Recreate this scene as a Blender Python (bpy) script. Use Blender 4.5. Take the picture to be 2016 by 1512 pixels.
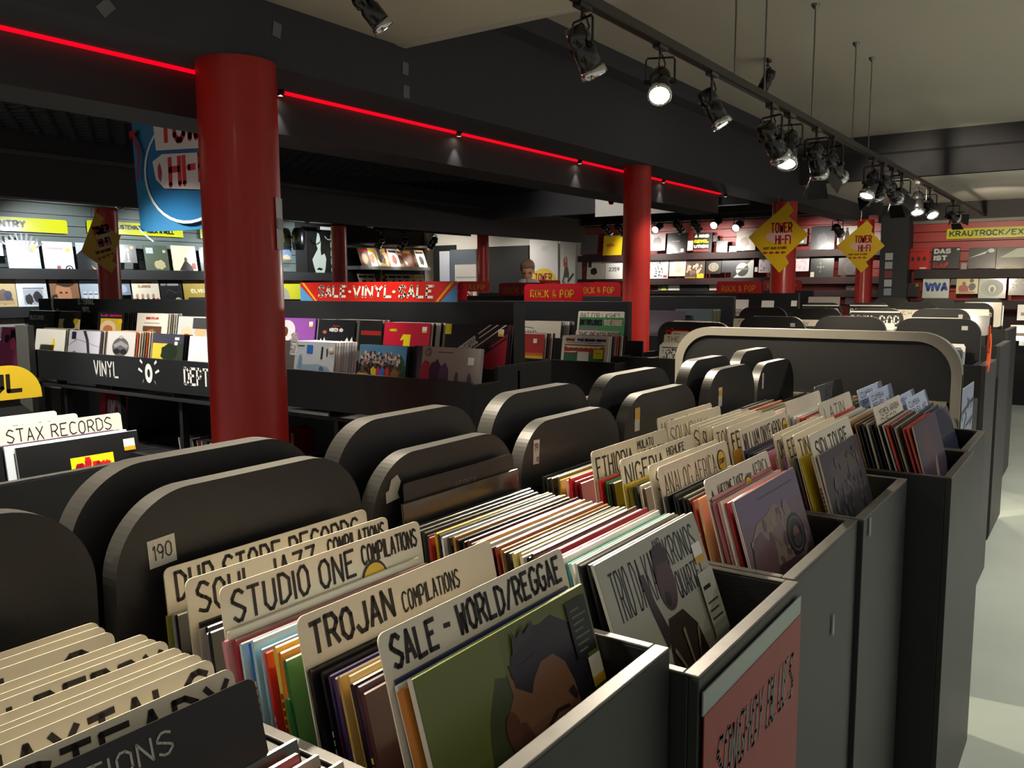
import bpy, bmesh, math, random
from mathutils import Vector, Matrix
random.seed(7)
R = math.radians
for o in list(bpy.data.objects): bpy.data.objects.remove(o)
C = bpy.context.scene.collection
STUFF = None

# ---------------------------------------------------------------- camera, world, exposure
FPX, YAW, PIT, ROL, CH = 1676.0, R(35.0), R(6.5), R(0.25), 1.5
def _cam():
    fwd = Vector((math.cos(YAW)*math.cos(PIT), math.sin(YAW)*math.cos(PIT), -math.sin(PIT)))
    rt = Vector((math.sin(YAW), -math.cos(YAW), 0)); dn = fwd.cross(rt)
    r = rt*math.cos(ROL)+dn*math.sin(ROL); d = -rt*math.sin(ROL)+dn*math.cos(ROL)
    return r, d, fwd
CR, CD, CF = _cam()
cam = bpy.data.objects.new('camera', bpy.data.cameras.new('camera')); C.objects.link(cam)
cam.data.sensor_width = 36; cam.data.lens = 36*FPX/2016; cam.data.clip_start = .02
mw = Matrix((( CR.x, -CD.x, -CF.x, 0), (CR.y, -CD.y, -CF.y, 0), (CR.z, -CD.z, -CF.z, CH), (0, 0, 0, 1)))
cam.matrix_world = mw; bpy.context.scene.camera = cam
sc = bpy.context.scene
sc.view_settings.view_transform = 'Standard'; sc.view_settings.look = 'None'
sc.view_settings.gamma = 1; sc.view_settings.use_curve_mapping = False
sc.view_settings.exposure = 0.95
w = bpy.data.worlds.new('world'); sc.world = w; w.use_nodes = True
w.node_tree.nodes['Background'].inputs[0].default_value = (.80, .77, .74, 1)
w.node_tree.nodes['Background'].inputs[1].default_value = .2
WARM, NEUT, COOL = (1, .86, .66), (1, .95, .86), (.93, .97, 1)

def at(px, py, ax, val):
    """point of the plane (axis ax = val) seen at a photo pixel (2016x1512)"""
    d = CR*((px-1008)/FPX)+CD*((py-756)/FPX)+CF
    o = Vector((0, 0, CH)); t = (val-o[ax])/d[ax]
    return o+d*t

_T = 'first second third fourth fifth sixth seventh eighth ninth tenth eleventh twelfth thirteenth fourteenth fifteenth sixteenth seventeenth eighteenth nineteenth'.split()
_N = _T+[a if not k else b+'-'+_T[k-1] for a, b in (('twentieth', 'twenty'), ('thirtieth', 'thirty'), ('fortieth', 'forty')) for k in range(10)]
def NTHF(i): return _N[i]
# ---------------------------------------------------------------- materials
MC = {}
def lin(h):
    h = h.lstrip('#'); c = [int(h[i:i+2], 16)/255 for i in (0, 2, 4)]
    return tuple(x/12.92 if x <= .04045 else ((x+.055)/1.055)**2.4 for x in c)+(1,)
def M(h, rough=.5, metal=0, emit=0, noise=0, coat=0, scale=8, bump=0):
    k = (h, rough, metal, emit, noise, coat, bump)
    if k in MC: return MC[k]
    m = bpy.data.materials.new('surface_'+h.strip('#')); m.use_nodes = True
    nt = m.node_tree; b = nt.nodes['Principled BSDF']
    b.inputs['Base Color'].default_value = lin(h); b.inputs['Roughness'].default_value = rough
    b.inputs['Metallic'].default_value = metal
    if coat: b.inputs['Coat Weight'].default_value = coat; b.inputs['Coat Roughness'].default_value = .12
    if emit: b.inputs['Emission Color'].default_value = lin(h); b.inputs['Emission Strength'].default_value = emit
    if noise or bump:
        tc = nt.nodes.new('ShaderNodeTexCoord'); n = nt.nodes.new('ShaderNodeTexNoise')
        n.inputs['Scale'].default_value = scale; n.inputs['Detail'].default_value = 6
        nt.links.new(tc.outputs['Object'], n.inputs['Vector'])
        if noise:
            r = nt.nodes.new('ShaderNodeValToRGB'); a = lin(h)
            r.color_ramp.elements[0].position = .3; r.color_ramp.elements[1].position = .7
            r.color_ramp.elements[0].color = tuple(x*(1-noise) for x in a[:3])+(1,)
            r.color_ramp.elements[1].color = tuple(min(1, x*(1+noise)) for x in a[:3])+(1,)
            nt.links.new(n.outputs['Fac'], r.inputs['Fac']); nt.links.new(r.outputs['Color'], b.inputs['Base Color'])
        if bump:
            bp = nt.nodes.new('ShaderNodeBump'); bp.inputs['Strength'].default_value = bump; bp.inputs['Distance'].default_value = .002
            n2 = nt.nodes.new('ShaderNodeTexNoise'); n2.inputs['Scale'].default_value = 300
            nt.links.new(tc.outputs['Object'], n2.inputs['Vector'])
            nt.links.new(n2.outputs['Fac'], bp.inputs['Height']); nt.links.new(bp.outputs['Normal'], b.inputs['Normal'])
    MC[k] = m; return m
BLK = M('#141415', .5, bump=.15); BLK2 = M('#161617', .55); RIM_LIT = M('#44423e', .4, noise=.25, scale=30)  # rim grey: light from above painted into the black laminate
PANEL = M('#1d1e1d', .5, noise=.08); DARK = M('#0d0d0e', .7); CHAR = M('#3c3c40', .75); CHAR2 = M('#353235', .8)
WHITE = M('#d9d5cc', .85, noise=.03, scale=2); CARD = M('#d8d0bd', .45, coat=.2); INK = M('#1c1416', .6)
REDC = M('#b8241a', .38, noise=.05, coat=.1); METAL = M('#9a9a98', .3, 1); SHINY = M('#e8e8e8', .12, 1); STRIP = M('#6a675f', .5)
BODY = M('#101011', .25, coat=.5); LAMP = M('#fff0d4', .5, emit=30); LED = M('#ff0018', .5, emit=.9)

# ---------------------------------------------------------------- mesh builder
class MB:
    def __init__(s): s.v = []; s.f = []; s.m = []; s.ms = []
    def mi(s, m):
        if m not in s.ms: s.ms.append(m)
        return s.ms.index(m)
    def add(s, vs, fs, m):
        n = len(s.v); s.v += [tuple(v) for v in vs]; k = s.mi(m)
        for f in fs: s.f.append([n+i for i in f]); s.m.append(k)
    def box(s, x0, x1, y0, y1, z0, z1, m):
        vs = [(x, y, z) for z in (z0, z1) for y in (y0, y1) for x in (x0, x1)]
        s.add(vs, [(0, 2, 3, 1), (4, 5, 7, 6), (0, 1, 5, 4), (2, 6, 7, 3), (0, 4, 6, 2), (1, 3, 7, 5)], m)
    def poly(s, pts, z, m): s.add([(p[0], p[1], z) for p in pts], [tuple(range(len(pts)))], m)
    def slab(s, pts, z0, z1, m, me=None):
        n = len(pts); s.add([(p[0], p[1], z0) for p in pts]+[(p[0], p[1], z1) for p in pts],
            [tuple(range(n))[::-1], tuple(range(n, 2*n))], m)
        s.add([(p[0], p[1], z0) for p in pts]+[(p[0], p[1], z1) for p in pts], [(i, (i+1) % n, n+(i+1) % n, n+i) for i in range(n)], me or m)
    def lathe(s, prof, m, seg=16, c=(0, 0, 0)):
        n = len(prof); vs = [(c[0]+r*math.cos(2*math.pi*i/seg), c[1]+r*math.sin(2*math.pi*i/seg), c[2]+z) for i in range(seg) for r, z in prof]
        s.add(vs, [(i*n+j, ((i+1) % seg)*n+j, ((i+1) % seg)*n+j+1, i*n+j+1) for i in range(seg) for j in range(n-1)], m)
    def tube(s, pts, r, m, seg=6):
        pts = [Vector(p) for p in pts]; rings = []
        for i, p in enumerate(pts):
            d = (pts[min(i+1, len(pts)-1)]-pts[max(i-1, 0)]).normalized()
            a = d.orthogonal().normalized() if i == 0 else (rings[-1][1]-d*rings[-1][1].dot(d)).normalized()
            rings.append(([p+(a*math.cos(2*math.pi*k/seg)+d.cross(a)*math.sin(2*math.pi*k/seg))*r for k in range(seg)], a))
        vs = [v for g, _ in rings for v in g]
        fs = [(i*seg+k, i*seg+(k+1) % seg, (i+1)*seg+(k+1) % seg, (i+1)*seg+k) for i in range(len(pts)-1) for k in range(seg)]
        fs += [tuple(range(seg))[::-1], tuple(range(len(vs)-seg, len(vs)))]
        s.add(vs, fs, m)
    def mesh(s, name, smooth=False):
        me = bpy.data.meshes.new(name); me.from_pydata(s.v, [], s.f)
        for m in s.ms: me.materials.append(m)
        me.polygons.foreach_set('material_index', s.m)
        if smooth: me.polygons.foreach_set('use_smooth', [True]*len(s.f))
        me.update(); return me
    def build(s, name, parent=None, smooth=False):
        return link(name, s.mesh(name, smooth), parent)
def link(name, me, parent=None):
    o = bpy.data.objects.new(name, me); C.objects.link(o); o.parent = parent; return o
def tag(o, label=None, cat=None, group=None, kind=None):
    if label: o['label'] = label
    if cat: o['category'] = cat
    if group: o['group'] = group
    if kind: o['kind'] = kind
    return o
def empty(name, loc, label, cat, group=None, rot=(0, 0, 0)):
    o = bpy.data.objects.new(name, None); C.objects.link(o); o.location = loc; o.rotation_euler = rot
    o.empty_display_size = .05
    return tag(o, label, cat, group)
def bx(name, a, m, parent=None, bev=0):
    b = MB(); b.box(*a, m); o = b.build(name, parent)
    if bev:
        md = o.modifiers.new('bevel', 'BEVEL'); md.width = bev; md.segments = 2
    return o
def struct(name, a, m, parent=None):
    o = bx(name, a, m, parent)
    if not parent: o['kind'] = 'structure'
    return o
def facing(o, p, psi, lean=0):
    o.location = p; o.rotation_euler = (R(90-lean), 0, R(psi)); return o
FA, FB = 0, -90     # facing the near aisle (-y) / facing the near end (-x)

# ---------------------------------------------------------------- lettering (own stroke alphabet)
G = {'A': '00 39 60;13 53', 'B': '00 09 49 67 65 45 05;45 64 61 40 00', 'C': '68 49 29 07 02 20 40 61', 'D': '00 09 39 67 62 30 00',
 'E': '69 09 00 60;05 45', 'F': '69 09 00;05 45', 'G': '68 49 29 07 02 20 40 61 64 44', 'H': '00 09;60 69;05 65', 'I': '30 39',
 'J': '69 62 50 20 02', 'K': '00 09;69 04;25 60', 'L': '09 00 60', 'M': '00 09 34 69 60', 'N': '00 09 60 69',
 'O': '29 07 02 20 40 62 67 49 29', 'P': '00 09 49 67 66 44 04', 'Q': '29 07 02 20 40 62 67 49 29;42 60',
 'R': '00 09 49 67 66 44 04;34 60', 'S': '68 49 29 07 06 25 44 63 62 40 20 01', 'T': '09 69;39 30', 'U': '09 02 20 40 62 69',
 'V': '09 30 69', 'W': '09 10 36 50 69', 'X': '00 69;09 60', 'Y': '09 35 69;35 30', 'Z': '09 69 00 60', '0': '29 07 02 20 40 62 67 49 29',
 '1': '17 39 30', '2': '07 29 49 67 65 00 60', '9': '65 44 24 06 07 29 49 67 65 40', '5': '69 09 05 45 63 62 40 00', '3': '08 29 49 67 45 62 40 20 01',
 '&': '60 06 08 29 48 46 02 01 20 40 63', '-': '15 55', '/': '00 69', "'": '39 37', '*': '34 35', ',': '31 20', '.': '30 31', 's': '65 46 16 05 14 53 52 41 11 02', 't': '29 21 40 50;07 47', 'a': '06 46 64 60;64 24 02 10 40 61', 'x': '00 66;06 60', '6': '49 06 02 20 40 62 64 45 05'}
def txt(b, s, x, y, w, h, z, sw, m, jit=0, slant=0, rot=0, rnd=False):
    cur = 0; runs = []
    for ch in s:
        if ch == ' ': cur += 4.8; continue
        strokes = [[(int(t[0]), int(t[1])) for t in st.split()] for st in G[ch].split(';')]
        xs = [p[0] for st in strokes for p in st]; x0, x1 = min(xs), max(xs)
        runs.append((cur-x0, strokes, random.uniform(-jit, jit))); cur += x1-x0+2.9
    tot = max(cur-2.9, 1.5); sx = (w-sw)/tot; sy = (h-sw)/9; cr, sr = math.cos(R(rot)), math.sin(R(rot))
    def mp(px, py): return (x+px*cr-py*sr, y+px*sr+py*cr)
    for ox, sts, dj in runs:
        for st in sts:
            pts = [((ox+p[0]+random.uniform(-jit, jit)*.6)*sx+sw/2+slant*(p[1]*sy), (p[1]+dj+random.uniform(-jit, jit)*.6)*sy+sw/2) for p in st]
            for i in range(len(pts)-1):
                (ax, ay), (bx_, by) = pts[i], pts[i+1]; L = math.hypot(bx_-ax, by-ay) or 1e-6
                ux, uy = (bx_-ax)/L*sw/2, (by-ay)/L*sw/2; k = .55 if not rnd else .2
                q = [(ax-ux*k-uy, ay-uy*k+ux), (ax-ux*k+uy, ay-uy*k-ux), (bx_+ux*k+uy, by+uy*k-ux), (bx_+ux*k-uy, by+uy*k+ux)]
                b.poly([mp(*p) for p in q], z, m)
                if i and sw > .004 or rnd: b.poly([mp(ax+sw/2*math.cos(a*math.pi/3), ay+sw/2*math.sin(a*math.pi/3)) for a in range(6)], z, m)
def circ(cx, cy, rx, ry, n=20, a0=0, a1=360):
    return [(cx+rx*math.cos(R(a0+(a1-a0)*i/n)), cy+ry*math.sin(R(a0+(a1-a0)*i/n))) for i in range(n if a1-a0 == 360 else n+1)]
def art(root, spec, W, H, name='cover_print', rough=.35, z0=.0004, dz=.0002, crop=0):
    """flat print: list of (kind, ...) in unit coordinates of the face, origin bottom left"""
    b = MB(); z = z0
    for s in spec:
        k = s[0]; z += dz
        if crop:
            f = lambda v: crop+(1-crop)*v; s = list(s)
            if k == 'p': s[1] = [(p[0], f(p[1])) for p in s[1]]
            elif k == 't' and not (len(s) > 8 and s[8].get('rot')): s[3] = f(s[3]); s[5] *= 1-crop
            elif k in 'r speck': s[2] = f(s[2]); s[4] *= 1-crop
            elif k in ('e', 'blob'): s[2] = f(s[2]); s[4] *= 1-crop
            if k == 't' and len(s) > 8 and s[8].get('rot'): s[3] = f(s[3])
            if k == 'r' and s[1] == 0 and s[3] == 1 and s[2] < crop+.01: s[4] += s[2]; s[2] = 0
        if k == 'r': x, y, w_, h_, c = s[1:6]; b.poly([(x*W, y*H), ((x+w_)*W, y*H), ((x+w_)*W, (y+h_)*H), (x*W, (y+h_)*H)], z, M(c, rough))
        elif k == 'e': cx, cy, rx, ry, c = s[1:6]; b.poly(circ(cx*W, cy*H, rx*W, ry*H), z, M(c, rough))
        elif k == 'p': b.poly([(p[0]*W, p[1]*H) for p in s[1]], z, M(s[2], rough))
        elif k == 't':
            t, x, y, w_, h_, sw, c = s[1:8]; kw = s[8] if len(s) > 8 else {}
            txt(b, t, x*W, y*H, w_*W, h_*H, z, sw, M(c, rough), **kw)
        elif k == 'blob':      # irregular patch
            cx, cy, rx, ry, c, sd = s[1:7]; q = random.Random(sd)
            b.poly([(cx*W+(p[0]-cx)*W*q.uniform(.75, 1.1), cy*H+(p[1]-cy)*H*q.uniform(.75, 1.1)) for p in circ(cx, cy, rx, ry, 14)], z, M(c, rough))
        elif k == 'speck':     # many small patches in a region
            x, y, w_, h_, n, cols, sz, sd = s[1:9]; q = random.Random(sd)
            for i in range(n):
                cx, cy = (x+q.random()*w_)*W, (y+q.random()*h_)*H; r = sz*W*q.uniform(.6, 1.3)
                b.poly(circ(cx, cy, r, r*q.uniform(.8, 1.6), 6, q.random()*60, q.random()*60+360) if False else circ(cx, cy, r, r*q.uniform(.8, 1.6), 6), z+q.random()*dz*.9, M(q.choice(cols), rough))
    return b.build(name, root)
SL = {}
def sleeve_mesh(col, spine=None, t=.005, w=.315, h=.315, top=None):
    k = (col, spine, t, round(w, 3), round(h, 3), top)
    if k not in SL:
        b = MB(); m = M(col, .32, coat=.6); ms = M(spine or col, .35, coat=.4); mt = M(top or col, .35, coat=.5)
        e = .0012
        vs = [(0, 0, -t), (w, 0, -t), (w, h, -t), (0, h, -t), (0, 0, 0), (w, 0, 0), (w, h, 0), (0, h, 0), (e, h+e, -t/2), (w-e, h+e, -t/2)]
        b.add(vs, [(0, 3, 2, 1), (4, 5, 6, 7), (0, 1, 5, 4)], m); b.add(vs, [(0, 4, 7, 8, 3), (1, 2, 9, 6, 5)], ms)
        b.add(vs, [(7, 6, 9, 8), (8, 9, 2, 3)], mt); SL[k] = b.mesh('record_sleeve')
    return SL[k]
STUFF = None
def record(top, psi, lean, col, label, group=None, spine=None, t=.005, w=.315, h=.315, spec=None, sticker=None, name='record', topc=None, cat='record', crop=0):
    """top = world point of the top left front corner"""
    if STUFF is not None:
        me = sleeve_mesh(col, spine, t, w, h, topc); rt = (Matrix.Rotation(R(psi), 3, 'Z') @ Matrix.Rotation(R(90-lean), 3, 'X')); o0 = Vector(top)-rt @ Vector((0, h, 0))
        n = len(STUFF.v); STUFF.v += [tuple(o0+rt @ v.co) for v in me.vertices]
        for f in me.polygons: STUFF.f.append([n+i for i in f.vertices]); STUFF.m.append(STUFF.mi(me.materials[f.material_index]))
        return None
    o = link(name, sleeve_mesh(col, spine, t, w, h, topc)); facing(o, (0, 0, 0), psi, lean)
    U = o.rotation_euler.to_matrix() @ Vector((0, h, 0)); o.location = Vector(top)-U
    tag(o, label, cat, group)
    if spec: art(o, spec, w, h, crop=crop)
    if sticker:
        b = MB(); x, y, c1 = sticker; b.poly([(x*w, y*h), ((x+.1)*w, y*h), ((x+.1)*w, (y+.1)*h), (x*w, (y+.1)*h)], .0022, M('#e8e4da', .4))
        b.poly([(x*w, y*h), ((x+.1)*w, y*h), ((x+.1)*w, (y+.035)*h), (x*w, (y+.035)*h)], .0024, M(c1, .4)); b.build('price_sticker', o)
    return o
def rounded(w, h, r, n=5, bot=0):
    p = [(0, bot), (w, bot)]
    p += [(w-r+r*math.cos(R(90*i/n)), h-r+r*math.sin(R(90*i/n))) for i in range(n+1)]
    p += [(r-r*math.sin(R(90*i/n)), h-r+r*math.cos(R(90*i/n))) for i in range(n+1)]
    return p
def card(top, psi, lean, label, text=(), w=.33, h=.36, col=None, group='divider cards with handwritten names', sticker=False, ink=INK, sw=.0045):
    b = MB(); b.slab(rounded(w, h, .009), -.0018, 0, col or CARD); o = b.build('divider_card'); facing(o, (0, 0, 0), psi, lean)
    U = o.rotation_euler.to_matrix() @ Vector((0, h, 0)); o.location = Vector(top)-U; tag(o, label, 'card', group)
    if text:
        b = MB()
        for i, (t, x, dy, ww, hh, s) in enumerate(text): txt(b, t, x, h-dy-hh, ww, hh, .0006+.0001*i, s*sw, ink, .28)
        b.build('handwriting', o)
    if sticker:
        x, y, r = sticker; b = MB(); b.poly(circ(x, h-y, r, r*1.05), .0012, M('#17150f', .4)); b.poly(circ(x, h-y, r*.86, r*.9), .0015, M('#d9b21c', .4))
        txt(b, 'STAFF', x-r*.7, h-y-r*.25, r*1.4, r*.5, .0018, r*.1, INK); b.build('round_sticker', o)
    return o

# ================================================================ large structure
ZC = 2.95                                                       # high ceiling
struct('floor', (-3, 13.3, -3, 12.2, -.1, 0), M('#b4bdb2', .32, noise=.12, scale=1.1))
struct('ceiling', (-3, 3.06, -3, 2.735, 2.6, 2.7), M('#d2c9b6', .9))                      # low near part
struct('ceiling', (3.06, 9.2, -3, 2.735, ZC, ZC+.1), M('#c9c2b4', .9))
struct('trim_1', (3.0, 3.06, -3, 2.735, 2.595, ZC), M('#c9c2b4', .9))
struct('ceiling', (9.2, 12.9, -3, 2.735, 2.55, 2.62), WHITE)
struct('trim_2', (9.15, 9.25, -3, 2.735, 2.55, ZC), CHAR)                                  # dark beam across
struct('trim_3', (9.0, 9.15, -3, 2.735, 2.78, ZC), CHAR)
# main beam over the columns
struct('trim_4', (-3, 12.3, 2.735, 3.04, 2.36, ZC), M('#44444a', .8))
struct('trim_5', (3.06, 12.3, 2.60, 2.735, 2.84, ZC), M('#44444a', .8))
struct('trim_6', (-3, 7.75, 3.06, 3.34, 2.178, 2.62), M('#3a383b', .75))
led = MB(); led.box(-3, 7.75, 3.035, 3.06, 2.352, 2.372, LED)
tag(led.build('led_strip'), 'glowing red light strip running along the dark beam', 'light strip')
# mesh ceiling behind the beam
dc = struct('ceiling', (-3, 9.4, 3.3, 7.0, 2.72, 2.82), DARK)
b = MB()
for i in range(95):
    for s in (1, -1):
        x = -2.5+i*.14; y0, y1 = 3.34, 6.9; L = 3.56; n = 1
        x1 = x+s*2.2
        if max(x, x1) > 9.4: continue
        b.add([(x, y0, 2.69), (x+.02, y0, 2.69), (x1+.02, y1, 2.69), (x1, y1, 2.69), (x, y0, 2.715), (x+.02, y0, 2.715), (x1+.02, y1, 2.715), (x1, y1, 2.715)],
              [(0, 3, 2, 1), (0, 1, 5, 4), (1, 2, 6, 5), (2, 3, 7, 6), (3, 0, 4, 7)], CHAR)
g = b.build('ceiling_mesh', dc); g['kind'] = 'stuff'
struct('trim_7', (-3, 11.9, 6.9, 7.05, 2.2, 2.512), CHAR2)
struct('trim_8', (-3, 11.9, 6.85, 6.9, 2.512, 2.547), M('#4a4848', .7))
struct('trim_9', (-3, 11.9, 6.9, 7.05, 2.547, 2.74), M('#343336', .8))
struct('ceiling', (-3, 10.3, 7.05, 9.0, 2.42, 2.5), CHAR2)
struct('ceiling', (9.4, 13.2, 2.9, 7.05, 2.72, 2.8), M('#b9b3a8', .9))
struct('trim_10', (9.3, 9.4, 3.34, 7.0, 2.40, 2.74), CHAR)
struct('trim_11', (11.75, 11.9, 3.04, 7.05, 2.45, 2.74), M('#2a2a2c', .7))
# walls
wl = struct('wall_left', (-3, 8.0, 8.62, 8.72, 0, 2.45), BLK2)
for i in range(9):                                             # grey slats of the left wall
    z = 2.33-i*.105; bx('slat', (-.5, 7.45, 8.595, 8.62, z-.098, z), M('#5f6b67', .5), wl)
struct('baseboard_left', (-3, 8.0, 8.58, 8.62, 0, .12), BLK2)
struct('trim_12', (-3, 8.0, 8.5, 8.6, 2.335, 2.37), M('#8b8a84', .5))
struct('wall_back', (8.0, 10.15, 8.75, 8.85, 0, 2.45), M('#0e0f0f', .6))
struct('trim_13', (10.15, 10.3, 8.7, 8.9, 0, 2.45), M('#a8a196', .8))
struct('ceiling', (10.3, 14.4, 7.0, 14, 2.62, 2.7), WHITE)
struct('floor', (8, 14.5, 8.8, 14, -.1, 0), M('#6d706c', .5))
wf = struct('wall_far', (13.9, 14.0, 7.2, 14, 0, 2.65), WHITE)
struct('wall_back', (10, 14, 13.9, 14, 0, 2.65), WHITE)
# red slatted far walls
RS = M('#7c1512', .45, noise=.06); RS2 = M('#a3221b', .42, noise=.05)
w1 = struct('wall_far', (12.86, 12.96, 2.1, 7.50, 0, 2.72), M('#22090a', .7))
for i in range(12):
    z = 2.50-i*.128; bx('slat', (12.82, 12.86, 2.35, 7.48, z-.118, z), RS, w1)
struct('trim_14', (12.7, 12.86, 2.35, 7.5, 2.50, 2.72), DARK)
w2 = struct('wall_far', (12.4, 12.5, -3, 2.3, 0, 2.6), M('#22090a', .7))
for i in range(9):
    z = 2.31-i*.128; bx('slat', (12.36, 12.4, -3, 2.2, z-.118, z), RS2, w2)
struct('trim_15', (12.25, 12.42, -3, 2.6, 2.33, 2.56), M('#1c1c1e', .6))
struct('trim_16', (12.28, 12.38, -3, 2.2, 2.29, 2.33), M('#77736b', .5))
pil = struct('trim_17', (12.05, 12.5, 2.18, 2.52, 0, 2.4), M('#33373a', .6))
b = MB()
for i, c in enumerate(('#c9c9c5', '#b8bcc0', '#8a4050', '#c4ccd8', '#9fb0c0')):
    b.box(12.035, 12.05, 2.36, 2.45, 1.83-i*.115, 1.92-i*.115, M(c, .5))
tag(b.build('flyer_column'), 'vertical row of small pale flyers on the dark pillar', 'flyers')
# black back end under the slats
struct('trim_18', (12.3, 12.4, -3, 2.2, 0, .82), DARK)
struct('wall_far', (13.0, 13.1, 7.48, 7.6, 0, 2.65), BLK2)

# ---------------------------------------------------------------- columns
def column(x, y, r, z1, label):
    b = MB(); b.lathe([(r*1.02, 0), (r*1.02, .08), (r, .085), (r, z1)], REDC, 40)
    o = b.build('column', smooth=True); o.location = (x, y, 0); return tag(o, label, 'column')
col1 = column(2.18, 2.82, .15, 2.36, 'thick red column in front of the vinyl rack, nearest of all')
column(5.68, 2.86, .10, 2.36, 'bright red column between the beach records and the grey frame')
column(8.97, 2.82, .125, 2.36, 'red column behind the yellow diamond sign in the middle distance')
column(12.0, 2.70, .105, 2.36, 'red column beside the dark pillar at the far end')
p = at(213, 500, 1, 7.3); column(p.x, 7.3, .095, 2.2, 'thin red column at the left wall behind the leaning yellow sign')
p = at(668, 500, 1, 7.3); column(p.x, 7.3, .088, 2.2, 'thin red column beside the black poster wall')
p = at(951, 500, 1, 7.6); column(p.x, 7.6, .085, 2.62, 'thin red column carrying the upright white magazine sign')
b = MB(); b.box(-.001, .001, -.032, .032, 1.65, 1.85, M('#9d9a98', .5)); b.box(-.003, -.001, -.03, .03, 1.73, 1.77, M('#151515', .5))
o = b.build('notice_strip', col1); a = math.atan2(-1, .55); o.location = (.152*math.cos(a), .152*math.sin(a), 0); o.rotation_euler = (0, 0, a+math.pi)
for q in ((208, 15), (545, 59), (798, 135), (800, 181)):
    p = at(*q, 1, 2.733); b = MB(); b.box(-.02, .02, -.002, 0, -.028, .028, M('#77797c', .6)); o = b.build('paper_tab'); o.location = p
    o.rotation_euler = (0, R({208: 45, 545: 10}.get(q[0], 3)), 0)
    tag(o, {15: 'tilted grey paper tab on the dark beam, leftmost of four', 59: 'grey paper tab on the beam right of the thick red column',
            135: 'grey paper tab at the beam under the ceiling corner, upper of two', 181: 'grey paper tab at the beam under the ceiling corner, lower of two'}[q[1]], 'tab')

# ================================================================ lamps
def beam(name, loc, to, watts, deg, col=WARM, blend=.6, rad=.03, parent=None):
    l = bpy.data.lights.new(name, 'SPOT'); l.energy = watts; l.spot_size = R(deg); l.spot_blend = blend; l.color = col; l.shadow_soft_size = rad
    o = bpy.data.objects.new(name, l); C.objects.link(o); o.location = loc
    o.rotation_euler = (Vector(to)-Vector(loc)).to_track_quat('-Z', 'Y').to_euler(); return o
hb = MB(); hb.lathe([(0, 0), (.028, -.003), (.037, -.03), (.037, -.055), (.030, -.06), (.030, -.065), (.036, -.075), (.036, -.135), (.031, -.135), (.031, -.10)], BODY, 18)
HOUS = hb.mesh('lamp_housing', True)
hb = MB(); hb.lathe([(.032, -.132), (.041, -.136), (.043, -.158), (.035, -.160), (.033, -.14)], SHINY, 18); RING = hb.mesh('chrome_ring', True)
hb = MB(); hb.lathe([(0, -.160), (.018, -.158), (.030, -.150), (.031, -.12), (0, -.12)], LAMP, 16); BULB = hb.mesh('bulb', True)
hb = MB(); hb.tube([(-.05, 0, -.085), (-.05, 0, -.012), (-.044, 0, -.004), (.044, 0, -.004), (.05, 0, -.012), (.05, 0, -.085)], .004, BODY)
hb.tube([(-.056, 0, -.085), (-.036, 0, -.085)], .009, BODY); hb.tube([(.056, 0, -.085), (.036, 0, -.085)], .009, BODY); YOKE = hb.mesh('yoke')
hb = MB(); hb.box(-.035, .035, -.014, .014, -.016, 0, BODY); hb.tube([(0, 0, 0), (0, 0, -.045)], .006, BODY); ADP = hb.mesh('adapter')
hb = MB(); hb.tube([(.01+.028*math.cos(a/10*6.3), .004*math.sin(a), -.055+.03*math.sin(a/10*6.3)) for a in range(11)], .003, BODY); CABL = hb.mesh('cable_loop')
hb = MB()
for a in range(4):
    c, s = math.cos(a*math.pi/2), math.sin(a*math.pi/2)
    hb.add([(c*.04-s*.035, s*.04+c*.035, -.158), (c*.04+s*.035, s*.04-c*.035, -.158), (c*.075+s*.045, s*.075-c*.045, -.225), (c*.075-s*.045, s*.075+c*.045, -.225)], [(0, 1, 2, 3), (3, 2, 1, 0)], BODY)
BARN = hb.mesh('barn_doors')
def lamp(loc, target, label, watts=0, deg=50, col=WARM, barn=False, s=1.0, group='spotlights on the ceiling track'):
    root = empty('track_spotlight', loc, label, 'lamp', group); root.scale = (s, s, s)
    link('adapter', ADP, root); link('cable_loop', CABL, root)
    d = Vector(target)-Vector(loc); az = math.atan2(d.y, d.x)-math.pi/2
    y = link('yoke', YOKE, root); y.location = (0, 0, -.04); y.rotation_euler = (0, 0, az)
    q = d.to_track_quat('-Z', 'Y').to_euler()
    dn = d.normalized()
    hloc = Vector((0, 0, -.125))-dn*.065
    h = link('lamp_housing', HOUS, root); h.location = hloc; h.rotation_euler = q
    for nm, me in (('chrome_ring', RING), ('bulb', BULB))+((('barn_doors', BARN),) if barn else ()):
        c = link(nm, me, h)
    if watts:
        l = beam('spot_light', Vector(loc)+(hloc+dn*.175)*s, target, watts, deg, col)
    return root
ZT = 2.34; YT = 1.345
tk = MB(); tk.box(-.6, 12.0, YT-.018, YT+.018, ZT-.001, ZT+.03, M('#3b3732', .5)); tk.box(-.6, 12.0, YT-.008, YT+.008, ZT-.004, ZT-.001, M('#191817', .4))
trk = tag(tk.build('light_track'), 'long black light track hanging under the white ceiling', 'track')
for q, xx in (((1450, 165), 0), ((1516, 195), 0), ((1608, 245), 0), ((1684, 288), 0), ((1712, 305), 0)):
    p = at(*q, 2, ZT); b = MB(); b.tube([(p.x, YT, ZT+.03), (p.x, YT, ZC)], .004, METAL); b.lathe([(.004, -.03), (.02, -.01), (.022, 0)], METAL, 10, (p.x, YT, ZC))
    b.build('hanging_rod', trk)
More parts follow.
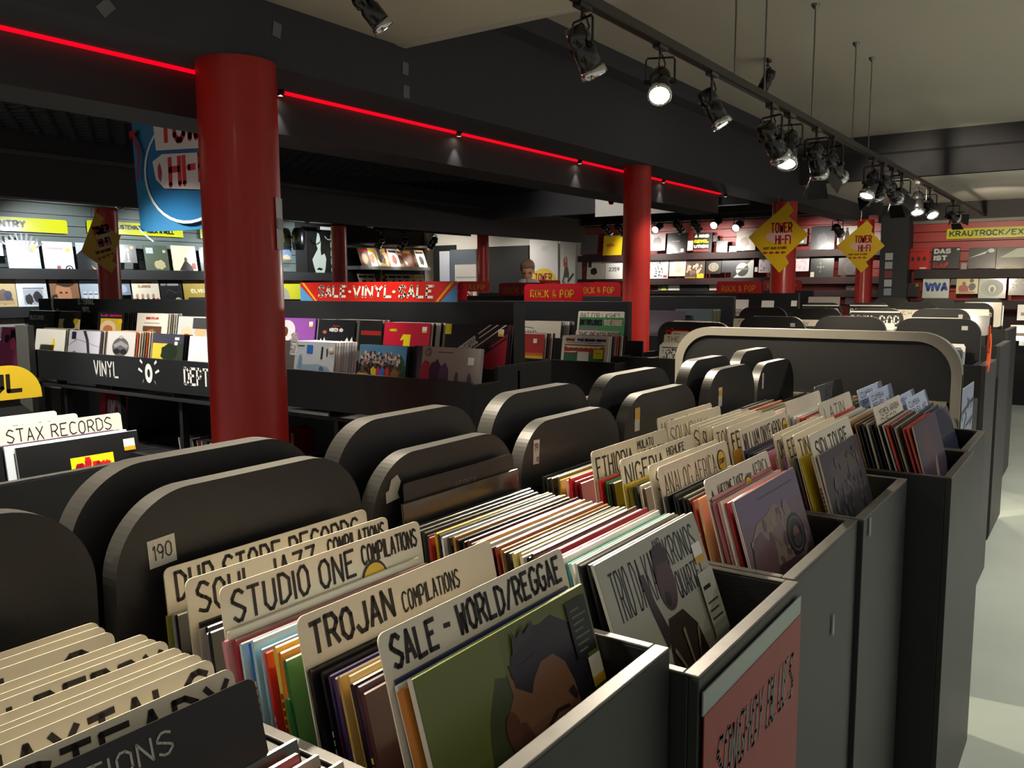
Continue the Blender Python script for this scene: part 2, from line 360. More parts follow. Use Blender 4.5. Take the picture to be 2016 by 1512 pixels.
# heads seen along the track: pixel of the mount, aim point, watts
heads = [((1136, 28), (3.1, 1.0, .9), 55, 0, 'spotlight with a lit chrome ring nearest the camera on the track'),
 ((1290, 108), (1.5, .75, 1.0), 70, 0, 'spotlight facing the camera, second along the track'),
 ((1398, 160), (3.6, .6, .9), 50, 0, 'spotlight hanging upright, third along the track'),
 ((1515, 222), (5.0, .9, 1.1), 45, 0, 'left spotlight of the close pair at the middle of the track'),
 ((1552, 240), (3.4, 1.2, 1.0), 45, 0, 'right spotlight of the close pair at the middle of the track'),
 ((1607, 268), (5.8, 1.3, 1.1), 45, 1, 'spotlight with barn doors over the beam end, left of two'),
 ((1640, 285), (6.4, .9, 1.1), 45, 0, 'spotlight over the beam end, right of two'),
 ((1716, 326), (5.4, 1.6, 1.1), 40, 0, 'glaring spotlight left in the far cluster on the track'),
 ((1740, 336), (8.0, 2.4, 1.1), 35, 1, 'long dark spotlight with barn doors in the far cluster'),
 ((1762, 346), (8.5, .9, 1.1), 35, 1, 'spotlight with barn doors in the middle of the far cluster'),
 ((1788, 355), (12.3, 1.2, 1.9), 70, 0, 'small spotlight right in the far cluster'),
 ((1822, 372), (7.0, 1.2, 1.1), 30, 0, 'left spotlight of the bright far pair on the track'),
 ((1846, 384), (7.0, .5, .6), 30, 0, 'right spotlight of the bright far pair on the track'),
 ((1895, 408), (12.36, .9, 1.9), 60, 1, 'last spotlight on the track before the yellow wall sign')]
for q, t, wt, bd, lb in heads:
    p = at(q[0]-26, q[1]-13, 2, ZT); lamp((p.x, YT, ZT), t, lb, wt, 62, WARM, bd, 1.0 if p.x < 4 else 1.25)
lamp((1.25, YT, ZT), (1.0, .65, 1.0), 'added unseen spotlight on the track above the nearest record bins', 62, 64)  # unseen track head added to light the nearest bins
lamp((.5, YT, ZT), (.3, .8, 1.1), 'added unseen spotlight on the track behind the camera side', 45, 70)  # also added out of view to light the foreground
lamp((1.0, 1.75, 2.6), (1.15, 2.3, 1.1), 'spotlight on the low ceiling above the soul records', 130, 42, NEUT, group='spotlights on the low ceiling')
p = at(722, -62, 2, 2.6); lamp((p.x, p.y, 2.6), (3.4, 1.5, 1.1), 'spotlight at the top edge on the low ceiling', 40, 60, WARM, group='spotlights on the low ceiling')
# row over the far red wall
for i, (px, py, wt) in enumerate(((1193, 428, 26), (1220, 428, 26), (1297, 423, 26), (1335, 422, 26), (1370, 420, 26), (1412, 413, 26), (1455, 418, 26), (1560, 418, 26), (1650, 425, 16))):
    p = at(px, py, 0, 11.7); lamp((11.7, p.y, p.z), (12.86, p.y-.1, 1.85) if i not in (2, 5, 6) else (9.5, p.y, 1.6), 'small spotlight over the red slatted wall, number %s from the left end' % ('first', 'second', 'third', 'fourth', 'fifth', 'sixth and brightest', 'seventh', 'eighth', 'ninth')[i],
         wt, 75, NEUT, s=1.4, group='small spotlights over the red wall')
b = MB(); b.box(11.68, 11.72, 3.2, 7.3, 2.50, 2.53, BODY); tag(b.build('light_track'), 'short black light track over the red slatted wall', 'track')
# over the magazine rack and doorway
for i, (px, py) in enumerate(((748, 452), (794, 456), (853, 455))):
    p = at(px, py, 1, 8.2); lamp(p, (p.x+.1, 8.75, 1.7), 'small spotlight above the magazine rack, %s' % ('left one', 'middle one', 'right one at the white doorway')[i], 9, 70, NEUT, s=1.3, group='small spotlights over the magazines')
b = MB(); p = at(748, 452, 1, 8.2); b.box(p.x-.3, p.x+2.0, 8.18, 8.22, p.z, p.z+.03, BODY); b.box(p.x+.5, p.x+.53, 8.18, 8.22, p.z+.03, 2.42, BODY); tag(b.build('light_track'), 'short light track over the magazine rack', 'track')
# wall washers over the left wall, hidden behind the bulkhead, and rack lights
for i, x in enumerate((3.3, 4.4, 5.5, 6.6, 7.6)):
    lamp((x, 7.35, 2.42), (x, 8.6, 1.6), 'spotlight in the recess over the left wall, %s from the left' % NTHF(i), 42, 80, COOL, group='wall washers over the left wall')
for i, (x, y) in enumerate(((1.5, 5.6), (1.5, 4.7), (1.3, 4.1))):
    lamp((x, y, 2.69), (2.9, y-.3 if i < 2 else 4.4, 1.15), 'spotlight under the mesh ceiling above the vinyl rack, %s from the left' % NTHF(i), 80, 55, NEUT, group='rack lights under the mesh ceiling')
for i, (x, y, tx, ty) in enumerate(((2.9, 3.5, 3.3, 2.9), (4.1, 3.9, 4.9, 3.2), (5.5, 4.6, 6.6, 3.6))):
    lamp((x, y, 2.69), (tx, ty, 1.1), 'spotlight behind the red lit beam over the rock racks, %s one' % NTHF(i), 45, 60, NEUT, group='rack lights under the mesh ceiling')
lamp((5.6, 1.9, 2.95), (5.68, 2.86, 1.1), 'spotlight on the high ceiling aimed at the bright red column', 50, 40, NEUT, group='spotlights on the high ceiling')
lamp((2.55, 3.6, 2.69), (3.0, 3.0, 1.1), 'spotlight behind the red strip above the right half of the vinyl rack', 30, 80, NEUT, group='rack lights under the mesh ceiling')
lamp((3.2, 3.6, 2.69), (2.3, 3.0, .9), 'spotlight aimed at the foot of the thick red column', 45, 45, WARM, group='rack lights under the mesh ceiling')
for i, (x, y, z, wt) in enumerate(((-1.0, -1.2, 2.6, 15), (1.6, -1.6, 2.6, 10), (4.6, -1.0, ZC, 130), (6.8, -.9, ZC, 120), (9.1, -.7, ZC, 90), (11.0, -.6, 2.55, 40), (-1.2, 1.6, 2.6, 40), (-.8, 4.5, 2.7, 60))):  # unseen downlights added as fill light for the aisle and ceilings
    b = MB(); b.lathe([(0, -.004), (.055, -.004)], LAMP, 16); b.lathe([(.055, -.006), (.075, -.012), (.08, 0)], METAL, 16); o = b.build('ceiling_downlight'); o.location = (x, y, z)
    tag(o, 'added unseen downlight over the %s' % ('aisle behind the camera', 'near aisle', 'aisle by the fourth bin', 'aisle by the end panels', 'far aisle', 'far end of the aisle', 'space left of the camera', 'space behind the soul records')[i], 'lamp')
    beam('spot_light', (x, y, z-.02), (x, y, 0), wt, 150, NEUT, .6, .06)
lamp((7.6, 5.0, 2.69), (8.9, 4.9, 2.5), 'added spotlight brightening the white sign with cut red letters', 25, 90, NEUT, group='rack lights under the mesh ceiling')  # lamp added only to brighten the white sign
# downlights in the gap beside the red strip: they graze the lower face
for ki, (px, py) in enumerate(((552, 195), (903, 262), (1141, 318), (1306, 352), (1428, 375))):
    p = at(px, py, 1, 3.03); b = MB(); b.lathe([(.012, 0), (.018, .012), (.018, .03), (0, .03)], BODY, 10, (0, 0, 0)); b.lathe([(0, .004), (.011, .004)], LAMP, 10)
    o = b.build('downlight'); o.location = (p.x, 3.028, 2.335); tag(o, 'tiny downlight under the red strip with its pale cone, %s from the left' % NTHF(ki), 'lamp', 'tiny downlights along the red strip')
    beam('spot_light', (p.x, 3.018, 2.325), (p.x, 3.05, 2.1), 1.1, 62, NEUT, .9, .004)

# ================================================================ near island: record bins
# (left x, right x, front y, rim height, name of the bin for labels)
BINS = [(.09, .497, .407, 1.07, 'bin of white name cards at the left bottom'), (.503, .909, .407, 1.07, 'nearest bin with the green portrait sleeve'),
        (.915, 1.312, .372, 1.04, 'second bin with the grey quartet sleeve'), (1.318, 1.735, .382, 1.04, 'third bin with the mauve sleeve'),
        (1.741, 2.18, .372, 1.04, 'fourth bin with the dark patterned sleeve'), (2.245, 2.643, .285, 1.04, 'fifth bin with the purple plastic wrapped sleeve'),
        (2.650, 3.05, .300, 1.04, 'sixth bin beside the big framed end panel')]
HY = .905
def headboard(x0, x1, y, ztop, parent, thick=.028, r=.10, zb=.8, my=-1):
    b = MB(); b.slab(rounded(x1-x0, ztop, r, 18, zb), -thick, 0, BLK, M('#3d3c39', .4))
    o = b.build('headboard', parent); o.location = (x0, y, 0); o.rotation_euler = (R(90), 0, 0)
    return o
def put(o, base): o.location = Vector(o.location)-Vector(base); return o
def bin_unit(x0, x1, yf, zr, label, hb_top, back=False):
    base = ((x0+x1)/2, (yf+HY)/2, 0)
    root = empty('record_bin', base, label, 'record bin', 'record bins of the near island')
    t = .014; yb = 1.42 if back else HY
    def part(n, a, m, bev=.0015): return put(bx(n, a, m, root, bev), base)
    part('front_panel', (x0, x1, yf, yf+t, .0, zr-.004), PANEL); part('front_rim', (x0, x1, yf, yf+.02, zr-.004, zr), RIM_LIT)
    part('side_panel', (x0, x0+t, yf+t, yb, .0, zr-.004), BLK); part('side_panel', (x1-t, x1, yf+t, yb, .0, zr-.004), BLK)
    part('side_rim', (x0, x0+t, yf+.02, yb, zr-.004, zr), RIM_LIT); part('side_rim', (x1-t, x1, yf+.02, yb, zr-.004, zr), RIM_LIT)
    part('bottom_shelf', (x0+t, x1-t, yf+t, yb, .79, .81), DARK)
    h = headboard(x0+.004, x1-.012, HY, hb_top, root); put(h, base)
    return root, h
HT = [1.275, 1.262, 1.238, 1.236, 1.244, 1.262, 1.25]
hbs = []
for i, (x0, x1, yf, zr, nm) in enumerate(BINS):
    root, h = bin_unit(x0, x1, yf, zr, 'black record bin: '+nm, HT[i])
    hbs.append(h)
# far side of the island: mirrored bins, their taller headboards stand just behind
for i, (x0, x1, yf, zr, nm) in enumerate(BINS):
    x0 -= .02; x1 -= .03
    base = ((x0+x1)/2, 1.2, 0); root = empty('record_bin', base, 'far side bin behind the '+nm, 'record bin', 'record bins on the far side of the near island')
    for n, a, m in (('front_panel', (x0, x1, 1.41, 1.424, 0, 1.04), PANEL), ('side_panel', (x0, x0+.014, .98, 1.41, 0, 1.04), BLK), ('side_panel', (x1-.014, x1, .98, 1.41, 0, 1.04), BLK), ('bottom_shelf', (x0+.014, x1-.014, .98, 1.41, .79, .81), DARK)):
        put(bx(n, a, m, root, .0015), base)
    put(headboard(x0+.004, x1-.012, .965, 1.288 if i else 1.285, root, .034), base)
# stickers on headboards
def hb_label(h, dx, dz, w_, h_, spec, rot=0):
    b = MB(); b.poly([(0, 0), (w_, 0), (w_, h_), (0, h_)], 0, M('#c9c4b8', .5)); o = b.build('paper_label', h)
    for s in spec: s(o, w_, h_)
    o.location = (dx, dz, .0008); o.rotation_euler = (0, 0, R(rot)); return o
def wr(t, x, y, w_, h_, sw=.0016): return lambda o, W, H: art(o, [('t', t, x, y, w_, h_, sw, '#191517', {'jit': .4})], W, H, 'handwriting')
hb_label(hbs[1], .042, 1.172, .036, .034, [wr('190', .15, .25, .7, .55)], 4)
b = MB(); b.poly([(0, 0), (.03, .004), (.026, .012), (.034, .03), (.026, .042), (.012, .036), (.006, .02), (-.001, .018)], 0, M('#b9b5ab', .6)); o = b.build('torn_label', hbs[2]); o.location = (.030, 1.165, .0008)
hb_label(hbs[3], .040, 1.155, .021, .048, [wr('19', .15, .5, .6, .35), wr('12', .5, .1, .4, .2)], -3)
hb_label(hbs[4], .052, 1.158, .026, .056, [lambda o, W, H: art(o, [('r', 0, .5, 1, .5, '#d0a040')], W, H, 'colour_patch')], 0)
hb_label(hbs[5], .075, 1.155, .028, .055, [lambda o, W, H: art(o, [('r', 0, .55, 1, .3, '#d0a040')], W, H, 'colour_patch')], 0)
hb_label(hbs[6], .045, 1.17, .014, .05, [])
# right hand continuation and framed end panel
fr = empty('end_panel', (3.09, .88, 0), 'big dark end panel with a rounded pale grey frame across the island', 'panel')
b = MB(); W_ = 1.0; outl = rounded(W_, 1.338, .13, 10, .98); b.slab(outl, -.03, -.006, BLK, BLK2); o = b.build('panel_board', fr); facing(o, (0, .50, 0), FB); o.location = (0, .50, 0)
def ringmesh(w_, ht, r, bw, bot, m, z0, z1):
    b = MB(); a = rounded(w_, ht, r, 10, bot); c = [(x+bw, y-(bw if i > 1 else 0)) if False else p for i, p in enumerate(a)]
    inn = [(x+bw, y) for x, y in rounded(w_-2*bw, ht-bw, r-bw*.6, 10, bot)]
    n = len(a)
    for i in range(1, n):
        j = (i+1) % n
        for z, rev in ((z1, 0), (z0, 1)):
            q = [(a[i][0], a[i][1], z), (a[j][0], a[j][1], z), (inn[j][0], inn[j][1], z), (inn[i][0], inn[i][1], z)]
            b.add(q if rev else q, [(3, 2, 1, 0) if rev else (0, 1, 2, 3)], m)
        b.add([(a[i][0], a[i][1], z0), (a[j][0], a[j][1], z0), (a[j][0], a[j][1], z1), (a[i][0], a[i][1], z1)], [(0, 1, 2, 3)], m)
        b.add([(inn[i][0], inn[i][1], z0), (inn[j][0], inn[j][1], z0), (inn[j][0], inn[j][1], z1), (inn[i][0], inn[i][1], z1)], [(3, 2, 1, 0)], m)
    return b
GF = M('#807c72', .45, noise=.06)
o = ringmesh(W_, 1.345, .13, .03, 1.0, GF, -.035, .006).build('frame', fr); facing(o, (0, .50, 0), FB)
for z0, z1 in ((1.075, 1.085), (1.092, 1.118)):
    put(bx('frame_bar', (3.085, 3.10, .42, 1.35, z0, z1), GF, fr), (3.09, .88, 0))
put(bx('panel_base', (3.095, 3.12, .40, 1.36, 0, .98), BLK, fr), (3.09, .88, 0))

COLN = {}
def cn(h):     # plain colour word of a sleeve
    r, g, b = [int(h[i:i+2], 16) for i in (1, 3, 5)]; mx, mn = max(r, g, b), min(r, g, b)
    if mx < 60: return 'black'
    if mx-mn < 26: return 'white' if mn > 195 else 'pale grey' if mn > 140 else 'grey' if mn > 95 else 'dark grey'
    if r >= g and r >= b:
        if b > g*1.15: return 'purple' if r < 150 else 'pink'
        if g > r*.86: return 'cream' if mn > 150 else 'yellow' if mx > 170 else 'olive'
        if g > r*.5: return 'tan' if mn > 90 else 'orange' if mx > 190 else 'brown'
        return 'red' if mx > 130 and mn < 110 else 'pink' if mn >= 110 else 'dark red'
    if g >= r and g >= b: return 'teal' if b > r*1.2 else 'green'
    return 'light blue' if mn > 110 else 'purple' if r > g*1.15 else 'blue'
NTH = _N
YF, YB = .52, .872
def lean(y): t = (y-.50)/(YB-.50); return 17-11*max(-.1, min(1, t))
JOIN = MB()
def fill(x, ya, yb, ztop, cols, anchor, grp, pitch=.0085, spines=None, jx=.006, slots=None):
    """records between top depths ya (near) and yb (far), behind the anchor"""
    n = max(1, int((yb-ya)/pitch)); q = random.Random(int(ya*1000+x*100))
    for i in range(n):
        y = ya+(i+.5)*(yb-ya)/n; k = min(len(cols)-1, int(i/n*len(cols))); c = cols[k]; sp = (spines or {}).get(c)
        if isinstance(c, tuple): c, sp = c
        tt = q.choice((.0035, .0045, .0055)); pl = q.choice(('#8c897f', '#6c6a62', '#a8a498')) if q.random() < .30 else c
        o = record((x+q.uniform(-jx, jx), y, ztop+q.uniform(-.006, .003)), FA, lean(y)+q.uniform(-.5, .5), c,
               '%s record seen edge on, %s behind %s' % (cn(c), NTH[i], anchor), grp, sp, tt, topc=pl)
        if o and sp is None and q.random() < .5 and x < 2.0:
            b = MB(); z = .31; zz = .31
            cc = M(q.choice(('#cfc9b8', '#c9a23a', '#b8b0a8', '#8a2018')), .5); L = q.uniform(.05, .14); y0 = .315-q.uniform(.04, .08)
            for k2 in range(int(L/.009)): b.add([(-.0004, y0-k2*.009, -tt*.8), (-.0004, y0-k2*.009, -tt*.25), (-.0004, y0-k2*.009-.006, -tt*.25), (-.0004, y0-k2*.009-.006, -tt*.8)], [(0, 1, 2, 3)], cc)
            b.build('spine_print', o)
    return n
def cardA(x, y, z, text, label, **k): return card((x, y, z), FA, lean(y), label, text, **k)

# ---- bin 1 (nearest)
x = .555; g = 'records in the nearest bin'
gs = record((.57, .515, 1.134), FA, 17, '#7d8a3c', 'olive green sleeve with a cropped portrait of a dark haired face, front of nearest bin', g, '#d8d2c0', .007,
  spec=[('r', 0, 0, 1, 1, '#5a622c'), ('r', 0, .5, .42, .5, '#626b31'), ('blob', .40, .58, .16, .30, '#3c4528', 5),
        ('p', [(.46, 0.900), (.52, 0.950), (.60, 0.965), (.66, 0.950), (.74, 0.960), (.84, 0.900), (.90, 0.810), (.93, 0.700), (.90, 0.550), (.80, 0.300), (.5, 0.300), (.46, 0.650), (.44, 0.800)], '#1f1b22'),
        ('p', [(.42, 0.860), (.47, 0.800), (.53, 0.750), (.56, 0.790), (.62, 0.830), (.70, 0.830), (.76, 0.780), (.79, 0.700), (.80, 0.600), (.78, 0.300), (.42, 0.300), (.38, 0.610), (.36, 0.670), (.39, 0.690), (.38, 0.730), (.43, 0.780)], '#74503a'),
        ('p', [(.45, 0.800), (.53, 0.750), (.56, 0.790), (.62, 0.830), (.66, 0.830), (.60, 0.870), (.50, 0.860), (.44, 0.880)], '#1f1b22'),
        ('p', [(.38, 0.700), (.46, 0.680), (.50, 0.600), (.46, 0.300), (.40, 0.300), (.37, 0.610), (.35, 0.670)], '#4f3426'),
        ('e', .39, 0.680, .04, .06, '#5a3826'), ('p', [(.58, 0.620), (.64, 0.650), (.72, 0.640), (.73, 0.625), (.65, 0.635), (.59, 0.610)], '#241a18'),
        ('e', .655, 0.590, .055, .022, '#3a2a22'), ('e', .655, 0.590, .022, .02, '#100c0c'), ('p', [(.74, 0.680), (.77, 0.690), (.79, 0.650), (.77, 0.635)], '#241a18'),
        ('p', [(.47, 0.900), (.49, 0.980), (.51, 0.950), (.56, 0.985), (.55, 0.950), (.62, 0.980), (.60, 0.930), (.52, 0.920)], '#2c2b24')])
b = MB(); b.poly([(.264, .238), (.308, .238), (.308, .305), (.264, .305)], .003, M('#111310', .4))
for i in range(7): b.poly([(.270, .244+i*.008), (.270+.02+.012*((i*7) % 3)/2, .244+i*.008), (.270+.02+.012*((i*7) % 3)/2, .2465+i*.008), (.270, .2465+i*.008)], .0033, M('#56604c', .5))
b.build('black_sticker', gs)
b = MB(); b.poly([(.284, .198), (.311, .198), (.311, .233), (.284, .233)], .003, M('#cfc9b8', .4)); b.poly([(.284, .198), (.311, .198), (.311, .209), (.284, .209)], .0032, M('#c79a2a', .4)); b.build('price_sticker', gs)
b = MB(); b.poly(circ(.282, .164, .030, .030), .003, M('#d8d4c8', .4)); b.poly(circ(.282, .164, .027, .027), .0032, M('#0d5a3c', .4)); b.build('round_sticker', gs)
for i, (c, cw) in enumerate((('#c77a2c', 'orange'), ('#d8d4c4', 'white'), ('#22305a', 'blue'), ('#8f9a8c', 'pale green'))):
    record((.562+.002*i, .523+.005*i, 1.123+.003*i), FA, 17, c, '%s record directly behind the olive green portrait sleeve, %s of four' % (cw, NTH[i]), g, None, .0045)
cardA(.558, .548, 1.174, [('SALE - WORLD/REGGAE', .012, .006, .306, .034, 1.1)], 'pale name card reading SALE - WORLD/REGGAE in black marker')
fill(x, .556, .648, 1.118, ['#54302c', '#3c2230', '#2a1d28', '#c8a860', '#b99a58', '#8a4a30', '#4a3360', '#3a2a50', '#1c1822', '#141318', '#141318', '#1a1620'], 'the SALE - WORLD/REGGAE card', g)
cardA(.553, .655, 1.168, [('TROJAN', .012, .008, .125, .035, 1.15), ('COMPILATIONS', .150, .018, .105, .024, .55)], 'beige name card reading TROJAN COMPILATIONS in marker')
fill(x, .664, .772, 1.124, [('#5c8a4a', '#2d6a34'), ('#d07a28', '#c8702a'), '#c9b84a', '#c42a24', '#8fb4c8', '#9ec4d4', '#2a62a8', '#b8d0d8', '#9a2c3a', '#d8d0b8', '#c47a80'], 'the TROJAN card', g, .010)
record((.548, .665, 1.08), FA, 15, '#2f6a38', 'green sleeve with an orange line frame poking out left behind the trojan card', g, '#2f6a38', .006, spec=[('r', .03, .1, .012, .86, '#c9912c'), ('r', .03, .94, .3, .012, '#c9912c'), ('e', .13, .72, .05, .06, '#c8c0a8'), ('e', .13, .58, .05, .06, '#c8c0a8')])
record((.547, .765, 1.118), FA, 12, '#c88a94', 'pink sleeve edge sticking out left in front of the studio one card', g, '#c88a94', .006)
cardA(.553, .780, 1.174, [('STUDIO ONE', .012, .007, .19, .037, .95), ('COMPILATIONS', .213, .008, .108, .026, .75)], 'beige name card reading STUDIO ONE COMPILATIONS with yellow round sticker', sticker=(.232, .056, .024))
fill(x, .788, .832, 1.120, ['#141316', '#6b6470', '#141316', '#b0a8a0', '#1b1a20'], 'the STUDIO ONE card', g)
cardA(.550, .838, 1.172, [('SOUL JAZZ', .012, .007, .18, .037, .95), ('COMPILATIONS', .212, .006, .11, .026, .75)], 'cream name card reading SOUL JAZZ COMPILATIONS in marker')
fill(x-.01, .846, .872, 1.128, ['#1a1a1c', '#8f8f9a', '#8a8a3c'], 'the SOUL JAZZ card', g)
cardA(.552, .882, 1.176, [('DUB STORE RECORDS', .012, .006, .30, .037, .95)], 'grey green name card reading DUB STORE RECORDS at the headboard')

# ---- bin 0 (bottom left corner)
g = 'records in the left bottom bin'
bc = card((.130, .604, 1.157), FA, 14, 'black name card reading COMPILATIONS in pale letters at the left bottom', [('COMPILATIONS', .065, .010, .18, .019, .45)], col=M('#131313', .4), ink=M('#a8a69c', .6))
for i, (t, c, s) in enumerate((('ROCKSTEADY', 'first', 1.15), ('THE MAYTALS', 'second', 1.25), ('', 'third', 1), ('DENNIS B.', 'fourth', 1), ('', 'fifth', 1), ('SCRATCH PERRY', 'sixth', 1.1), ('', 'seventh', 1), ('', 'eighth and blank', 1))):
    y = (.634, .664, .681, .696, .712, .735, .752, .768)[i]
    cardA(.130, y, 1.158+.001*(i % 3), [(t, .012, .006, .312, .036, s)] if t else (), 'cream name card behind the black COMPILATIONS card, %s one back%s' % (c, ', reading '+t if t else ''))
for i, (y, t) in enumerate(((.822, 'PABLO'), (.838, 'B'), (.85, 'K'))):
    cardA(.125, y, 1.150+.002*i, [(t, .06 if len(t) > 1 else .2, .008, .25 if len(t) > 1 else .04, .046, 1.2)], 'shaded grey name card in the left bottom bin, %s from the front' % NTH[i])
fill(.13, .775, .815, 1.10, ['#1a1a1c', '#3a3a3c'], 'the blank cream cards', g)
for i, (dx, y, z, c, cw) in enumerate(((0, .596, 1.075, '#2b2d2f', 'dark grey'), (.01, .585, 1.09, '#3c4a42', 'green grey'), (.0, .572, 1.085, '#9a2028', 'red'), (.015, .562, 1.08, '#8f8f8c', 'clear plastic'), (.01, .548, 1.075, '#b85a30', 'orange'), (.02, .536, 1.08, '#b8a890', 'beige'))):
    record((.165+dx, y, z), FA, 16, c, '%s sleeve in front of the black COMPILATIONS card, %s from the bottom edge' % (cw, NTH[5-i]), g, None, .005)

# ---- bin 2
x = .955; g = 'records in the second bin'
record((.953, .537, 1.134), FA, 20, '#b9b9ae', 'grey sleeve reading TRIO DA KALI AND KRONOS QUARTET with a singing figure', g, '#c8c8bc', .005, w=.325,
  spec=[('r', 0, 0, 1, 1, '#a9aa9c'), ('t', 'TRIO DA KALI', .07, .72, .45, .22, .0035, '#211d2a'), ('t', 'KRONOS', .60, .82, .33, .14, .0035, '#211d2a'), ('t', 'QUARTET', .62, .66, .30, .13, .003, '#211d2a'), ('t', 'AND', .50, .93, .08, .045, .0015, '#3a3040'),
   ('p', [(.34, 0), (.36, .3), (.40, .5), (.45, .62), (.60, .62), (.70, .52), (.76, .3), (.80, 0)], '#33281f'), ('p', [(.38, .5), (.33, .70), (.31, .86), (.35, .86), (.38, .72), (.44, .56)], '#3a2c30'),
   ('e', .525, .77, .085, .13, '#4a3038'), ('p', [(.44, .80), (.47, .94), (.58, .95), (.62, .82), (.60, .86), (.48, .86)], '#2a1c22'), ('e', .50, .70, .025, .035, '#1a0f12')]
  +[('p', [(.57, .22), (.57+.26*math.cos(a*.55)-.012*math.sin(a*.55), .24+.30*math.sin(a*.55)), (.57+.26*math.cos(a*.55)+.012*math.sin(a*.55), .25+.30*math.sin(a*.55))], '#8a7a60') for a in range(11)]
  +[('e', .57, .24, .07, .08, '#8a7a60'), ('r', .82, .40, .17, .32, '#b6b7aa'), ('r', .84, .63, .08, .02, '#222222'), ('r', .84, .56, .12, .01, '#444444'), ('r', .84, .52, .10, .01, '#444444'), ('r', .84, .48, .12, .01, '#444444'), ('blob', .92, .25, .05, .09, '#20201e', 2), ('blob', .88, .08, .06, .08, '#20201e', 4)], sticker=(.86, .76, '#c79a2a'))
fill(x, .543, .872, 1.130, ['#17171a', '#d8d8d4', '#e0e0dc', ('#4aa3a0', '#38a09c'), '#d4d0c4', '#b8404a', ('#a01e34', '#c81e28'), ('#8f1830', '#c01a24'), ('#d8a49c', '#2a1c18'), '#1a1412', '#222026', '#e0dccc', ('#7a7050', '#c8b04a'), '#c8bc7c', '#141416', '#5a4838', '#b8863a',
    '#8a2c28', '#141416', '#e0d8c0', ('#a9a0c0', '#c4c4e0'), '#d08a3c', ('#1d1c30', '#5a1c24'), '#6a1c24', '#101014', '#101014', '#b0783a', '#101012', '#d8d8d4', '#101012', '#c8a21c', '#a02828', '#141414', '#2e302c', '#3b3d38', '#34362f', '#1b1c1c', '#1b1c1c'], 'the grey quartet sleeve', g, .0083)
record((.96, .88, 1.165), FA, 5, '#16181a', 'dark sleeve with fine pale line pattern leaning on the headboard behind AFRICA records', g, None, .004,
  spec=[('p', [(i/24, .62+.02*(i % 2)), ((i+1)/24, .62+.02*((i+1) % 2)), ((i+1)/24, .626+.02*((i+1) % 2)), (i/24, .626+.02*(i % 2))], '#4c4c48') for i in range(24)]+[('p', [(i/24, .72+.03*(i % 2)), ((i+1)/24, .72+.03*((i+1) % 2)), ((i+1)/24, .725+.03*((i+1) % 2)), (i/24, .725+.03*(i % 2))], '#4c4c48') for i in range(24)])
b = MB(); b.slab(rounded(.30, .06, .008), -.001, 0, M('#0f0f10', .5)); o = b.build('index_card'); facing(o, (.97, .884, 1.135), FA, 4); tag(o, 'glossy black index card reading AFRICA in dim letters', 'card'); art(o, [('t', 'AFRICA', .42, .45, .2, .2, .0012, '#5a5a58')], .30, .06, 'lettering')

# ---- bin 3
x = 1.365; g = 'records in the third bin'
record((1.362, .499, 1.139), FA, 17, '#857084', 'mauve brown sleeve with a dark round badge, front of the third bin', g, '#c9b8b4', .005, w=.33, crop=.38,
  spec=[('r', 0, 0, 1, 1, '#6c5a66'), ('r', 0, .74, 1, .26, '#6d5f78'), ('r', .30, .90, .6, .012, '#3a3040'), ('blob', .45, .5, .36, .3, '#857268', 3), ('blob', .50, .60, .16, .12, '#877a62', 6), ('speck', .08, .1, .8, .6, 60, ['#7a6a68', '#5c4a50', '#86786c'], .04, 6), ('blob', .45, .12, .4, .16, '#4c3638', 9), ('blob', .2, .35, .2, .28, '#6a4c54', 12),
        ('e', .74, .42, .15, .20, '#2b2a30'), ('e', .74, .42, .12, .165, '#6a6468'), ('e', .74, .42, .11, .15, '#2e2b2e'), ('e', .74, .42, .05, .075, '#7c5a54'), ('e', .74, .36, .07, .06, '#4a4648')])
fill(x, .507, .546, 1.136, [('#b0302c', '#b81e22'), '#d8d0c4', '#d4a0a0', ('#c07080', '#c87884'), ('#b86a74', '#b0303a')], 'the mauve badge sleeve', g, .0075)
cardA(1.360, .552, 1.169, [('AWESOME TAPES', .045, .018, .13, .032, .5), ('AFRICA', .228, .012, .085, .032, .45), ('FROM', .19, .024, .025, .010, .3)], 'pale name card reading AWESOME TAPES FROM AFRICA with a black star', sticker=(.192, .050, .022))
b = MB(); b.poly([((.022+(.020 if i % 2 == 0 else .008)*math.sin(i*math.pi/5)), (.318+(.022 if i % 2 == 0 else .009)*math.cos(i*math.pi/5))) for i in range(10)], .001, INK); o2 = b.build('star_mark', bpy.data.objects[[o.name for o in C.objects if o.get('label', '').startswith('pale name card reading AWESOME')][0]])
fill(x, .560, .632, 1.132, ['#caa87c', '#a84030', '#1a1613', '#1c1a15', '#17150f', '#24201a', '#191613', '#3a3048', '#30405a'], 'the AWESOME TAPES card', g, .0085)
cardA(1.358, .638, 1.181, [('ANALOG AFRICA', .015, .016, .24, .042, .45)], 'pale name card reading ANALOG AFRICA with round yellow sticker', sticker=(.285, .036, .022))
cardA(1.350, .652, 1.184, [('SENEGAL', .02, .014, .2, .036, .7)], 'name card almost hidden behind ANALOG AFRICA')
fill(x, .660, .708, 1.140, ['#4c3a30', '#c4bcac', '#16181a', '#8a8438', '#d8b820'], 'the ANALOG AFRICA card', g, .0095)
cardA(1.360, .714, 1.186, [('NIGERIA', .012, .012, .165, .042, .95), ('HIGHLIFE', .195, .008, .085, .018, .55), ('AFROBEAT ETC', .195, .030, .125, .018, .55)], 'pale name card reading NIGERIA HIGHLIFE AFROBEAT ETC')
fill(x, .722, .768, 1.142, ['#16120f', '#3a2a20', '#2f8a4a', '#d43030', '#e0dcd4'], 'the NIGERIA card', g, .0092)
